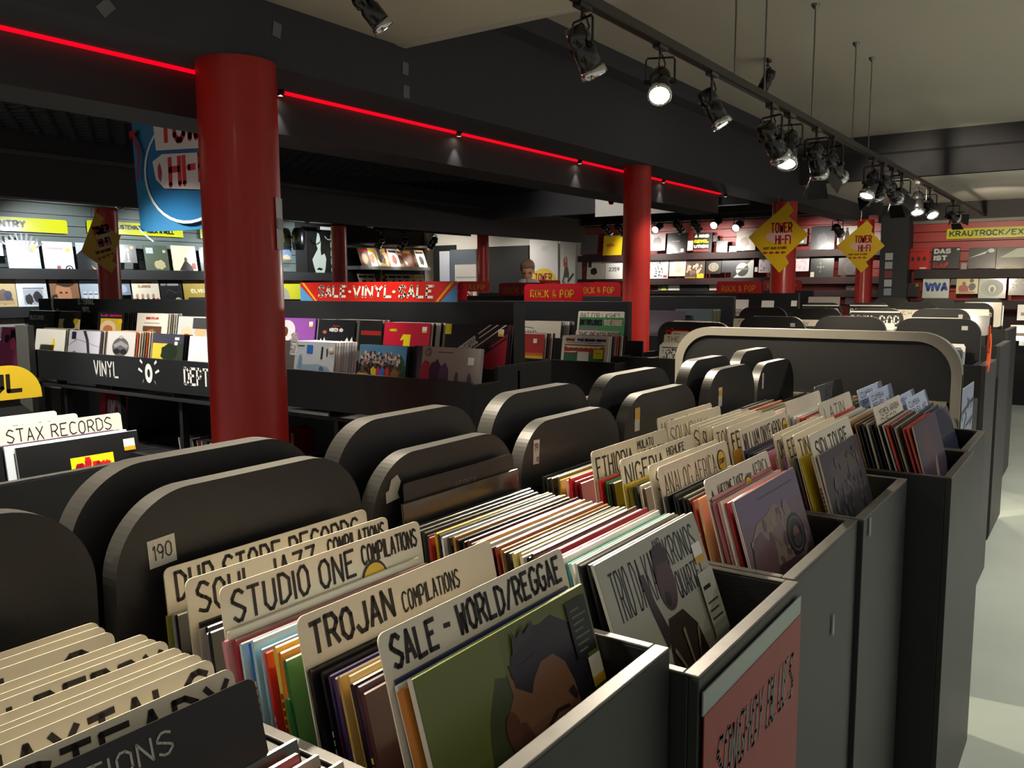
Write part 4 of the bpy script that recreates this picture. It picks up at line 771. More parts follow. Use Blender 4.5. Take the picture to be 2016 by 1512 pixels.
# things on the lower shelf of the rack
def lowLP(TL, TR, X, col, label, spec=(), H=None): return LP(TL, TR, X, col, label, spec, lean_=6, grp='sleeves on the low shelf of the vinyl rack')
LP((197, 771), (249, 774), 3.0, '#6a1c24', 'red and orange sleeve reading KINKS under the vinyl rack', [('r', 0, 0, .2, 1, '#a02838'), ('r', .78, 0, .22, 1, '#b85020'), ('t', 'KINKS', .30, .55, .42, .3, .010, '#b8a0b0'), ('r', .55, .2, .2, .5, '#8a2828')], lean_=4, W=.32)
for i in range(9):
    p = at(378+9*i, 868, 0, 2.95); b = MB(); b.box(-.07, .07, -.006, .006, 0, .124, M(('#6a6a6a', '#2a2a2a', '#8a8a88', '#3a3a40', '#7a4a4a')[i % 5], .3)); b.box(-.071, -.07, -.004, .004, .01, .11, M('#8a8680', .4))
    o = b.build('disc_case'); o.location = (2.95, p.y, .521); o.rotation_euler = (0, R(0), R(0)); o.rotation_euler = (R(-12), 0, 0); tag(o, 'slim disc case left of the thick red column foot, %s from the left' % NTH[i], 'disc case', 'disc cases on the low shelf')
for i in range(7):
    p = at(585+11*i, 855, 0, 2.95); b = MB(); h_ = (.26, .24, .13, .12, .14, .12, .13)[i]; b.box(-.07, .07, -.012, .012, 0, h_, M(('#6a1c1c', '#5a1818', '#3a3a3c', '#77756e', '#2a2a2c', '#8a887f', '#3a2a2a')[i], .4)); b.box(-.072, -.07, -.009, .009, .02, h_*.8, M('#4a4642', .5))
    o = b.build('disc_case'); o.location = (2.95, p.y, .521); tag(o, 'disc box right of the thick red column foot, %s from the left' % NTH[i], 'disc case', 'disc cases on the low shelf')

# ================================================================ rock racks behind
def rock_rack(X, pxe, pytop, Xf, pxf, pyf, label):
    e = at(pxe, pytop, 0, X); f = at(pxf, pyf, 0, Xf); yl = 6.6
    base = ((X+Xf)/2, (e.y+yl)/2, 0); r = empty('record_rack', base, label, 'rack', 'rock racks behind the vinyl rack')
    rb('back_panel', (X, X+.06, e.y, yl, 0, e.z), M('#1b1c1f', .45), base, r); rb('front_fascia', (Xf-.02, Xf, f.y, yl, .45, f.z), BLK, base, r)
    rb('side_panel', (Xf, X, f.y, f.y+.02, .45, f.z-.004), BLK, base, r); rb('step_panel', (Xf+.36, Xf+.375, f.y+.02, yl, .8, f.z+.10), BLK, base, r)
    rb('trough_floor', (Xf, X, f.y+.02, yl, f.z-.22, f.z-.20), DARK, base, r); rb('plinth', (Xf+.1, X, f.y+.1, yl, 0, .42), BLK2, base, r)
    return r, base, f
r2, b2, f2 = rock_rack(4.95, 1236, 594, 4.2, 1214, 714, 'rock rack holding the name cards left of the bright red column')
r3, b3, f3 = rock_rack(7.0, 1444, 584, 6.35, 1425, 665, 'rock rack right of the bright red column, second behind')
r4, b4, f4 = rock_rack(8.7, 1572, 577, 8.1, 1560, 640, 'rock rack with two signs before the far red wall')
r5, b5, f5 = rock_rack(10.3, 1600, 572, 9.75, 1590, 605, 'hindmost rock rack before the far red wall')
def rp_sign(px0, px1, pyt, pyb, X, label):
    a = at(px0, pyt, 0, X); c = at(px1, pyb, 0, X); W, H = a.y-c.y, a.z-c.z; r = empty('category_sign', (X, (a.y+c.y)/2, c.z), label, 'sign', 'red rock and pop signs')
    b = MB(); b.slab(rounded(W, H, .03), -.005, 0, M('#b4101e', .3, coat=.4)); o = b.build('sign_board', r); facing(o, (0, W/2, 0), FB)
    b = MB(); txt(b, 'ROCK & POP', W*.11, H*.17, W*.76, H*.50, .0008, .0085, M('#d8a018', .4), rnd=True); q = b.build('lettering', r); facing(q, (-.0006, W/2, 0), FB)
rp_sign(1032, 1146, 559, 593, 4.97, 'red sign reading ROCK & POP, nearest and largest, left of the bright red column')
rp_sign(805, 919, 557, 591, 4.97, 'red ROCK & POP sign mostly hidden behind the sale banner')
rp_sign(982, 1074, 557, 583, 7.03, 'red ROCK & POP sign half hidden behind the largest one at its left')
rp_sign(1132, 1222, 556, 583, 7.03, 'red ROCK & POP sign half hidden behind the largest one at its right')
rp_sign(901, 964, 554, 574, 8.73, 'darker red ROCK & POP sign right above the end of the sale banner')
rp_sign(1047, 1103, 552, 566, 10.35, 'low red ROCK & POP sign peeping over the largest one')
rp_sign(1168, 1246, 554, 577, 8.72, 'red ROCK & POP sign cut by the bright red column')
rp_sign(1411, 1499, 554, 578, 8.72, 'red ROCK & POP sign right of the bright red column, left of two')
rp_sign(1502, 1578, 552, 572, 10.35, 'red ROCK & POP sign behind a red column, right of two')
g = 'records in the rock racks'
LP((1108, 660), (1200, 664), 4.32, '#d8d4c4', 'sleeve reading SMILE THE BEACH BOYS with a striped red shop front', [('t', 'SMILE', .08, .80, .20, .11, .010, '#c84a28'), ('t', 'THE BEACH BOYS', .32, .80, .62, .11, .009, '#4a4a9c'), ('r', .1, .74, .75, .02, '#5a8a6a'), ('r', .06, 0, .86, .68, '#a83a24'), ('r', .06, 0, .86, .34, '#2c6a4a')]
   +[('p', circ(.16+.105*i, .60, .055, .05, 8, 180, 360), '#e8e4d8') for i in range(7)]+[('r', .06, .60, .86, .03, '#e8e4d8'), ('r', .36, 0, .24, .42, '#dcd8cc'), ('p', [(.06, .38), (.3, .38), (.36, .44), (.06, .40)], '#e8e4d8'), ('r', .70, .18, .2, .34, '#d8d020'), ('r', .74, .36, .12, .02, '#6a6a10')], grp=g, crop=.5)
pack((1200, 664), 4.32, 7, ['#d8d4cc', '#2a2a2a', '#8a8a88', '#c84a48', '#4a4a48'], 'record behind the striped shop front sleeve', grp=g, step=.016)
def cardB(TL, TR, X, text, label, h_=.37, **k):
    a = at(*TL, 0, X); c = at(*TR, 0, X); return card((X, a.y, (a.z+c.z)/2), FB, 9, label, text, w=abs(a.y-c.y), h=h_, **k)
cardB((1134, 650), (1220, 652), 4.52, [('THE BEACH BOYS', .02, .010, .29, .034, .9)], 'name card reading THE BEACH BOYS behind the striped shop front sleeve')
cardB((1139, 612), (1230, 614), 4.85, [('BAT FOR LASHES', .02, .012, .29, .034, .7)], 'name card reading BAT FOR LASHES, topmost by the bright red column')
LP((1141, 624), (1230, 626), 4.84, '#3a7a48', 'green and grey sleeve reading BAT FOR LASHES THE BRIDE', [('r', 0, 0, .45, .8, '#6a6468'), ('t', 'BAT FOR LASHES', .02, .84, .50, .12, .009, '#1c1a1c'), ('t', 'THE BRIDE', .55, .84, .42, .12, .009, '#b8a898'), ('p', [(.3, 0), (.32, .3), (.45, .45), (.6, .3), (.62, 0)], '#3a2020')], grp=g, sticker=(.82, .62, '#e0b030'))
LP((1000, 657), (1072, 658), 4.32, '#b0342c', 'red sleeve with a yellow band at the end of the second rack', [('r', 0, .30, 1, .22, '#d0a828'), ('r', 0, .26, 1, .05, '#c86a28'), ('r', 0, .52, 1, .06, '#c8602c')], grp=g, sticker=(.72, .80, '#e8e4da'))
pack((1072, 658), 4.32, 5, ['#d8d4cc', '#2a2a2a', '#8a4a44'], 'record behind the yellow band sleeve', grp=g, step=.014)
cardB((1000, 645), (1085, 648), 4.46, [('THE BAND', .03, .012, .19, .034, .8)], 'name card reading THE BAND beside the vinyl rack end')
LP((1010, 628), (1105, 636), 4.72, '#c8c0b0', 'pale sleeve with a drawn oval above the yellow band sleeve', [('e', .3, .6, .4, .3, '#5a544c'), ('e', .3, .6, .385, .285, '#c8c0b0'), ('t', 'MACHINE', .1, .5, .45, .2, .008, '#2a2826')], grp=g)
pack((1098, 635), 4.72, 7, ['#d0ccc0', '#4a3a34', '#8a8684', '#a8acb8'], 'record behind the drawn oval sleeve', grp=g, step=.02)
LP((1278, 612), (1328, 613), 6.6, '#5c5060', 'dusky purple sleeve just right of the bright red column', [('r', .2, .3, .7, .05, '#6a6070'), ('r', .2, .5, .7, .05, '#6a6070')], grp=g, W=.33)
pack((1328, 613), 6.6, 5, ['#3a3a48', '#8a8690', '#2a2a34'], 'record behind the dusky purple sleeve', grp=g, step=.02)
LP((1330, 608), (1403, 610), 6.75, '#56666c', 'slate blue sleeve with a dark round emblem in the third rack', [('e', .78, .36, .11, .16, '#1c1c1c'), ('e', .78, .40, .06, .04, '#a8a8a0'), ('r', .25, .80, .25, .04, '#2a3438')], grp=g)
pack((1403, 610), 6.75, 5, ['#8a8e78', '#a8a890'], 'record behind the slate blue sleeve', grp=g, step=.02)
cardB((1326, 631), (1404, 632), 6.4, [('THE FALL', .02, .010, .2, .034, .8)], 'name card reading THE FALL below the slate blue sleeve')
for i, (px, py, X, c2) in enumerate(((1281, 655, 6.45, '#4a3a4a'), (1290, 655, 6.5, '#6a6a70'), (1298, 656, 6.55, '#3a3a3c'), (1306, 656, 6.6, '#8a8684'))):
    LP((px, py), (px+20, py), X, c2, 'dim record low beside the bright red column, %s from the left' % NTH[i], grp=g, W=.31)
for i, (TL, TR, X, c2, lb) in enumerate((((1446, 590), (1474, 590), 8.3, '#d4d0cc', 'bright white sleeve left of the black headboards'), ((1446, 608), (1460, 608), 8.2, '#8a7a74', 'brownish sleeve low left of the black headboards'), ((1500, 592), (1524, 592), 8.35, '#dcd8d4', 'white sleeve between the rock rack and a red column'), ((1558, 592), (1569, 592), 8.35, '#e0dcd8', 'white sleeve just right of the middle red column'), ((1592, 584), (1654, 585), 9.4, '#d8d4d0', 'white sleeve with small dark pictures above the rock pop headboards'))):
    LP(TL, TR, X, c2, lb, [('r', .1, .4, .8, .12, '#4a4644')] if i in (1, 4) else (), grp=g)
# record store day headboard, cards before it
def hbB(pl, pr, pyt, X, label, text=None, tcol='#d8d6d0', zb=.7, lab=None, depth=True):
    a = at(pl, pyt, 0, X); c = at(pr, pyt, 0, X); W = a.y-c.y; zt = (a.z+c.z)/2
    r = empty('record_bin', (X, (a.y+c.y)/2, 0), label, 'record bin', 'record bins of the middle islands')
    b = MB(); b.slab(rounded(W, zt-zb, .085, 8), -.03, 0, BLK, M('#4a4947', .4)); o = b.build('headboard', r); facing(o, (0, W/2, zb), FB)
    Hh = zt-zb
    if text == 'RP': art(o, [('r', .04, 1-.030/Hh, .90, .010/Hh, tcol), ('t', 'ROCK', .05, 1-.15/Hh, .40, .10/Hh, .010, tcol), ('r', .49, 1-.10/Hh, .03, .018/Hh, tcol), ('t', 'POP', .58, 1-.15/Hh, .36, .10/Hh, .010, tcol)], W, Hh, 'lettering')
    elif text: art(o, [('t', text, .12, 1-.15/Hh, .80, .11/Hh, .011, tcol)], W, Hh, 'lettering')
    if lab: art(o, [('r', lab, 1-.06/Hh, .07, .022/Hh, '#b8b6b0')], W, Hh, 'paper_label')
    z1 = 1.10
    if depth:
        for n, q in (('side_panel', (X-.55, X, c.y-.012, c.y+.002, 0, z1)), ('side_panel', (X-.55, X, a.y-.002, a.y+.012, 0, z1)), ('front_panel', (X-.565, X-.55, c.y-.012, a.y+.012, 0, z1)), ('bottom_shelf', (X-.55, X, c.y+.002, a.y-.002, .78, .80))):
            put(bx(n, q, BLK, r, .0015), (X, (a.y+c.y)/2, 0))
        put(bx('front_rim', (X-.567, X-.55, c.y-.012, a.y+.012, z1, z1+.004), RIM_LIT, r), (X, (a.y+c.y)/2, 0))
    return r, a, c, zt
hbB(1295, 1438, 634, 4.9, 'black bin headboard reading RECORD STORE DAY in red', 'RECORD STORE DAY', '#c02820')
for i, (q, X, t, hh) in enumerate((((1322, 1345, 652), 4.6, 'BLUR', .37), ((1308, 1346, 658), 4.5, 'THE CURE', .37), ((1303, 1346, 674), 4.4, '', .35))):
    a = at(q[0], q[2], 0, X); card((X, a.y, a.z), FB, 10, 'white name card beside the grey frame, %s from the top' % NTH[i], [(t, .02, .012, .2, .03, .6)] if t else (), h=hh)
LP((1299, 679), (1345, 680), 4.38, '#d8d6d0', 'white sleeve with black blots beside the grey frame', [('speck', .1, .5, .8, .35, 30, ['#2a2a2a', '#5a5a5a'], .035, 3), ('r', .1, .88, .7, .04, '#2a2a2a')], grp='records beside the grey frame')
rows = [((1764, 1933, 627, 5.1), None, .78, 'wide black bin headboard with a white tag, nearest right of the grey frame'), ((1604, 1745, 623, 5.15), None, None, 'black bin headboard rising above the middle of the grey frame'), ((1456, 1586, 623, 5.15), None, .78, 'black bin headboard above the left half of the grey frame'),
 ((1794, 1912, 608, 6.6), None, .8, 'black bin headboard, second row, right end with a white tag'), ((1670, 1779, 607, 6.5), 'RP', None, 'black bin headboard lettered ROCK POP in the second row'), ((1558, 1658, 607, 6.6), None, None, 'plain black bin headboard left of the lettered second row one'), ((1455, 1549, 605, 6.6), None, None, 'plain black bin headboard of the second row farthest left'),
 ((1862, 1957, 596, 8.2), None, None, 'grey black bin headboard of the third row at the aisle'), ((1760, 1848, 595, 8.2), None, None, 'plain black bin headboard in the middle of the third row'), ((1670, 1753, 596, 8.1), 'RP', None, 'black bin headboard lettered ROCK POP in the third row by the far column'), ((1577, 1657, 596, 8.1), 'RP', None, 'black bin headboard lettered ROCK POP in the third row by the middle column'),
 ((1899, 1977, 587, 9.8), None, None, 'black bin headboard of the last row at the aisle'), ((1809, 1881, 587, 9.8), None, None, 'black bin headboard of the last row in its middle'), ((1718, 1791, 586, 9.8), None, None, 'black bin headboard of the last row by the far column')]
info = []
for (pl, pr, pt, X), t, lab, lb in rows: info.append(hbB(pl, pr, pt, X, lb, t, lab=lab))
g = 'records in the middle bins'
def bunch(k, n, cols, z, off=.1, lab='', wid=.32, card_=True):
    global STUFF
    r, a, c, zt = info[k]; X = r.location.x; STUFF = JOIN
    for i in range(n):
        xx = X-off-.035*i
        if card_ and i % 4 == 3: card((xx, a.y-.02, z+.03), FB, 8, 'name card before the %s, %s from the board' % (lab, NTH[i]), [('NEW', .04, .012, .12, .03, .6)])
        else: record((xx, a.y-.03-.008*(i % 3), z-.012*i/3), FB, 8+i*.4, cols[i % len(cols)], '%s record before the %s, %s from the board' % (cn(cols[i % len(cols)]), lab, NTH[i]), g, None, .012, wid, wid)
    STUFF = None
pal = ['#dcdad6', '#b8b4ae', '#e4e2de', '#6a7078', '#2c3644', '#d0ccc4', '#8a8a8a']
bunch(0, 11, ['#e4e2de', '#e0deda', '#dcdad4', '#5c6470', '#7a828e', '#34404e', '#4c5664', '#a0a4a8', '#39424e'], 1.19, .06, 'nearest wide headboard', card_=False)
bunch(1, 5, pal, 1.20, .06, 'headboard above the frame'); bunch(2, 4, pal, 1.20, .06, 'left half headboard')
bunch(3, 6, ['#e4e2de', '#dcdad6', '#e8e4e0'], 1.25, .06, 'tagged second row headboard'); bunch(4, 6, pal, 1.21, .06, 'lettered second row headboard'); bunch(5, 5, pal, 1.22, .06, 'plain second row headboard')
bunch(6, 4, pal, 1.22, .06, 'farthest left second row headboard')
bunch(7, 6, ['#e8e6e2', '#e0dcd8', '#30302e'], 1.27, .06, 'third row aisle headboard'); bunch(8, 4, pal, 1.26, .06, 'third row middle headboard'); bunch(9, 3, pal, 1.25, .06, 'third row lettered headboard')
bunch(11, 4, ['#d8d6d0', '#a8a6a0'], 1.30, .06, 'last row aisle headboard')
# tall aisle end panels
for (x0, x1, y0, z1, lb) in ((4.50, 4.95, .455, 1.125, 'dark aisle end panel standing on the pale floor'), (5.6, 6.2, .50, 1.15, 'dark aisle end panel behind the first one'), (7.2, 7.9, .60, 1.17, 'third dark aisle end panel along the floor edge')):
    r = empty('aisle_panel', ((x0+x1)/2, y0, 0), lb, 'panel'); B = ((x0+x1)/2, y0, 0)
    rb('panel_board', (x0, x1, y0, y0+.02, .03, z1-.004), M('#2b2a2a', .5), B, r); rb('panel_rim', (x0, x1, y0, y0+.035, z1-.004, z1), RIM_LIT, B, r); rb('panel_foot', (x0+.02, x1-.02, y0+.01, y0+.03, 0, .03), BLK2, B, r)
    rb('panel_return', (x0, x0+.02, y0+.02, y0+.12, .03, z1), BLK, B, r)
p = at(1958, 700, 1, .46); b = MB(); b.slab([(0, 0), (.05, .01), (.09, .05), (.10, .13), (.07, .18), (.03, .17), (.0, .13), (.03, .09), (.02, .05)], -.01, 0, M('#e0561c', .5)); b.box(.0, .03, .10, .22, -.008, 0, M('#d84a1c', .5))
o = b.build('orange_tag'); facing(o, (4.55, .452, 1.09), FA); tag(o, 'bright orange ribbon tag hanging over the dark aisle end panel', 'tag')
# striped poster on the left face of the aisle bin
a = at(1903, 748, 0, 4.52); po = empty('poster', (4.0, .52, 1.0), 'blue grey poster with slanting rows of faces beside the grey frame', 'poster')
b = MB(); b.slab([(0, 0), (.42, 0), (.42, .46), (0, .46)], -.003, 0, M('#7c8698', .45)); o = b.build('paper_sheet', po); facing(o, (-.42, -.075, -.36), FA)
art(o, [('p', [(0, .08+i*.17), (1, .16+i*.17), (1, .19+i*.17), (0, .11+i*.17)], '#2c3040') for i in range(5)]+[('speck', .02, .02, .96, .9, 70, ['#5a6478', '#98a0b0', '#4a5468'], .02, 3)], .42, .46)
rr = empty('record_bin', (3.8, .8, 0), 'low black record bin right behind the grey frame', 'record bin')
for n, q in (('front_panel', (3.40, 4.25, .455, .47, 0, 1.0)), ('side_panel', (3.39, 3.40, .455, 1.35, 0, 1.0)), ('side_panel', (4.25, 4.26, .455, 1.35, 0, 1.0)), ('bottom_shelf', (3.40, 4.25, .47, 1.35, .75, .77))): put(bx(n, q, BLK, rr, .0015), (3.8, .8, 0))

# ================================================================ walls of records
def wallLP(axis, val, TL, TR, col, label, spec=(), grp=None, W=None, asp=1.0, lean_=9, name='record', sticker=None):
    a = at(*TL, axis, val); c = at(*TR, axis, val); w_ = W or (abs(a.y-c.y) if axis == 0 else abs(c.x-a.x)); z = (a.z+c.z)/2; h_ = w_*asp
    o = link(name, sleeve_mesh(col, None, .006, w_, h_), None); facing(o, (0, 0, 0), FB if axis == 0 else FA, lean_)
    U = o.rotation_euler.to_matrix() @ Vector((0, h_, 0)); o.location = Vector((a.x, a.y, z))-U
    tag(o, label, 'record', grp)
    if spec: art(o, list(spec), w_, h_, dz=.0004)
    if sticker: art(o, [('r', sticker[0], sticker[1], .12, .12, sticker[2])], w_, h_, 'price_sticker', z0=.006)
    return o
def shelf(a, m, label, nm='display_shelf'): return tag(bx(nm, a, m), label, 'shelf', None)
GL = 'records on the left wall'
zs1, zs2 = at(50, 531, 1, 8.45).z, at(50, 606, 1, 8.45).z
for z, k in ((zs1, 'upper'), (zs2, 'middle'), (1.02, 'lowest')):
    s = empty('display_shelf', (4, 8.5, z), '%s black display shelf along the left wall' % k, 'shelf')
    rb('shelf_board', (-.5, 7.95, 8.40, 8.60, z-.02, z), BLK, (4, 8.5, z), s); rb('shelf_lip', (-.5, 7.95, 8.39, 8.40, z-.09, z+.012), BLK2, (4, 8.5, z), s)
W8 = [((-30, 472), (3, 473), '#4a3070', 'purple sleeve cut by the left photo edge', []),
 ((10, 472), (74, 475), '#c8d0d8', 'white blue sleeve with dark rays on the left wall', [('p', [(.5, .45), (.5+.8*math.cos(R(a_)), .45+.8*math.sin(R(a_))), (.5+.8*math.cos(R(a_+5)), .45+.8*math.sin(R(a_+5)))], '#5a5868') for a_ in range(35, 150, 13)]+[('r', 0, 0, 1, .2, '#a8c8d8'), ('blob', .5, .35, .35, .15, '#dcd8d0', 4), ('e', .82, .78, .10, .12, '#c8c820')]),
 ((81, 475), (141, 477), '#dcd8dc', 'white pinkish sleeve with grey title and a target', [('r', .12, .74, .55, .07, '#b8a8b0'), ('r', .4, .0, .12, .2, '#a05058'), ('e', .8, .1, .13, .12, '#2a2a2c'), ('e', .8, .1, .09, .085, '#dcd8dc'), ('e', .8, .1, .04, .04, '#2a2a2c'), ('e', .83, .74, .08, .06, '#c8c050')]),
 ((147, 477), (204, 480), '#22272c', 'black sleeve with a pale hand behind the leaning yellow sign', [('p', [(0, .6), (0, 1), (.5, 1)], '#b8bcc0'), ('p', [(.45, .25), (.7, .05), (.78, .0), (.6, .0)], '#b8906a')]),
 ((232, 481), (266, 482), '#282c24', 'dark sleeve with a man in a dinner jacket beside the thin column', [('p', [(.35, 0), (.3, .4), (.5, .62), (.75, .4), (.75, 0)], '#16161a'), ('e', .5, .72, .09, .12, '#a8785a'), ('p', [(.46, .2), (.45, .55), (.56, .55), (.54, .2)], '#d8d4cc'), ('e', .75, .84, .1, .08, '#d0b020'), ('e', .5, .1, .1, .07, '#a8785a')]),
 ((281, 482), (328, 484), '#46503e', 'shiny green grey sleeve with a pale label', [('r', .08, .68, .3, .22, '#a8b8b8'), ('blob', .62, .25, .25, .2, '#a8a078', 3), ('r', .78, .72, .12, .1, '#a8b0a0')]),
 ((335, 483), (383, 485), '#d8d2b4', 'cream sleeve with a dark seated figure', [('p', [(.25, .1), (.5, .45), (.6, .42), (.78, .25), (.82, .08)], '#2a2622'), ('e', .55, .5, .06, .08, '#5a4634'), ('r', .78, .15, .16, .22, '#a04838')]),
 ((390, 486), (436, 488), '#3c3c3e', 'dark sleeve with a big red disc cut by the thick column', [('e', .55, .45, .42, .4, '#b01c2c'), ('r', .1, .9, .8, .08, '#a8a8a8')]),
 ((-30, 549), (28, 551), '#b09c6c', 'ochre sleeve with a faded outdoor picture at the left edge', [('blob', .5, .35, .4, .3, '#5a4a40', 3), ('blob', .7, .4, .15, .2, '#34304a', 5), ('r', .1, .1, .8, .12, '#a08858')]),
 ((29, 547), (89, 549), '#ccd0d4', 'white sleeve with two dark haired people', [('r', .2, .64, .7, .04, '#5a6470'), ('r', .2, .1, .65, .52, '#9aa2aa'), ('blob', .38, .28, .14, .2, '#1c1a1c', 3), ('blob', .66, .36, .16, .2, '#1c1a1c', 6)]),
 ((95, 547), (152, 549), '#8a6448', 'brown sleeve with a large face looking left', [('e', .45, .45, .28, .42, '#b8805c'), ('blob', .55, .85, .35, .16, '#3a241c', 4), ('p', [(.6, 0), (.8, .3), (1, .3), (1, 0)], '#2c1c20'), ('e', .36, .5, .06, .03, '#2a1a14'), ('e', .55, .5, .05, .03, '#2a1a14'), ('p', [(.33, .22), (.48, .25), (.46, .18)], '#7a3a30')]),
 ((155, 551), (203, 553), '#a4b0bc', 'blue grey sleeve with a row of small pale faces', [('e', .18+.22*i, .40, .09, .16, '#c8ccd0') for i in range(4)]+[('r', .1+.22*i, .42, .16, .05, '#4a5060') for i in range(4)]),
 ((226, 551), (254, 552), '#6a7684', 'dim blue sleeve just right of the thin column', [('blob', .5, .4, .3, .3, '#8a96a8', 3)]),
 ((257, 547), (310, 548), '#d8d0b8', 'cream sleeve reading CHRISTMAS CLASSICS with four singers', [('t', 'CHRISTMAS', .14, .80, .62, .1, .010, '#b89a80'), ('t', 'CLASSICS', .22, .66, .48, .1, .010, '#b89a80')]+[('p', [(.08+.2*i, 0), (.1+.2*i, .3), (.2+.2*i, .3), (.24+.2*i, 0)], '#1c1618') for i in range(4)]+[('e', .15+.2*i, .38, .05, .08, '#b08068') for i in range(4)]+[('r', 0, .0, .1, .3, '#b83058'), ('r', .84, 0, .1, .3, '#b83058')]),
 ((312, 549), (355, 550), '#17191a', 'black sleeve reading ROY ORBISON with a fine signature', [('t', 'ROY ORBISON', .06, .72, .8, .1, .010, '#b0b0ac'), ('p', [(.1, .3), (.4, .55), (.7, .4), (.9, .5), (.7, .43), (.4, .58)], '#4a4c4a'), ('e', .78, .12, .14, .12, '#a8a470')]),
 ((358, 547), (404, 549), '#a08a34', 'gold sleeve reading ELVIS', [('t', 'ELVIS', .3, .44, .62, .16, .014, '#d8d0a0'), ('r', .16, 0, .8, .28, '#121212'), ('r', .2, .90, .6, .06, '#a05a28')]),
 ((553, 491), (572, 492), '#4a6a90', 'blue and sand sleeve right of the thick column', [('blob', .5, .35, .4, .25, '#a89060', 3), ('r', 0, 0, 1, .2, '#3a3c3a')]),
 ((553, 551), (595, 552), '#b4b020', 'yellow green sleeve left of the sale banner', [('e', .1, .4, .2, .3, '#8a8a78')])]
for TL, TR, c2, lb, sp in W8: wallLP(1, 8.46, TL, TR, c2, lb, sp, GL)
STUFF = None
for i in range(14):
    wallLP(1, 8.46, (-20+31*i, 622), (8+31*i, 622), ('#8a8680', '#3a3a3c', '#a8a49c', '#5a4a44', '#c8c4bc')[i % 5], 'dim record on the lowest shelf of the left wall, %s from the left' % NTH[i], [('r', .15, .3, .7, .35, '#4a4846')], GL, W=.30)
# green yellow headers on the left wall
def wall_sign(axis, val, TL, TR, hpx, text, tx, label, col='#c4c818', tc='#2b3026', sw=.02):
    a = at(*TL, axis, val); c = at(*TR, axis, val); z1 = (a.z+c.z)/2; z0 = at(TL[0], TL[1]+hpx, axis, val).z; W = abs(a.y-c.y) if axis == 0 else abs(c.x-a.x)
    r = empty('wall_sign', (a.x, a.y, z0), label, 'sign'); b = MB(); b.slab(rounded(W, z1-z0, .02), -.008, 0, M(col, .25, coat=.5)); o = b.build('sign_board', r); facing(o, (0, 0, 0), FB if axis == 0 else FA, 4)
    if text: art(o, [('t', t_, *rest, sw, tc) for t_, *rest in text], W, z1-z0, 'lettering', dz=.0008)
    return r
wall_sign(1, 8.55, (-120, 421), (132, 431), 27, [('COUNTRY', .27, .25, .38, .55)], 0, 'yellow green sign reading COUNTRY at the left edge', sw=.022)
wall_sign(1, 8.55, (171, 434), (360, 444), 24, [('LISTENING', .29, .42, .25, .38), ('POST /', .60, .2, .1, .3), ('ROCK N ROLL', .60, .20, .30, .36)], 0, 'yellow green sign reading LISTENING and ROCK N ROLL behind the blue banner', sw=.014)
wall_sign(1, 8.55, (394, 447), (560, 456), 22, [], 0, 'yellow green sign end behind the thick column')
# speaker and black wall things
a = at(588, 470, 1, 8.4); sp = empty('speaker', a, 'dim black loudspeaker hung on the wall left of the poster', 'speaker')
b = MB(); b.lathe([(0, -.14), (.07, -.14), (.085, -.06), (.085, .08), (.06, .13), (0, .14)], BODY, 14); b.build('speaker_body', sp, True); b = MB(); b.tube([(0, .04, .0), (0, .2, .04)], .012, BODY); b.build('bracket', sp)
a = at(606, 448, 1, 8.6); c = at(664, 556, 1, 8.6); W, H = c.x-a.x, a.z-c.z
o = empty('film_poster', (a.x, 8.61, c.z), 'black poster reading OLDBOY downwards beside a pale stencilled patch', 'poster'); b = MB(); b.slab([(0, 0), (W, 0), (W, H), (0, H)], -.01, 0, M('#0c0f0d', .4)); s = b.build('poster_sheet', o); facing(s, (0, 0, 0), FA)
art(s, [('p', [(.34, .92), (.28, .72), (.34, .62), (.24, .52), (.14, .42), (.20, .28), (.32, .06), (.50, .06), (.60, .26), (.64, .44), (.58, .54), (.46, .50), (.44, .60), (.46, .76), (.40, .90)], '#b8c4b8'), ('p', [(.28, .24), (.38, .28), (.52, .25), (.44, .22)], '#0c0f0d'), ('r', .30, .15, .16, .015, '#0c0f0d')]+[('t', ch, .80, .80-.155*i, .14, .12, .016, '#b8c0b8') for i, ch in enumerate('OLDBOY')], W, H, 'print', dz=.0006)
p = at(641, 450, 1, 8.3); b = MB(); b.box(-.12, .12, -.03, .03, -.02, .02, M('#8a8a86', .5)); b.tube([(.05+.07*math.cos(t_), 0, -.08+.06*math.sin(t_)) for t_ in [3.4+.4*i for i in range(8)]], .008, M('#6a6a68', .5)); o = b.build('cable_box'); o.location = p; tag(o, 'pale cable box with a hanging loop under the dark ceiling edge', 'cable box')
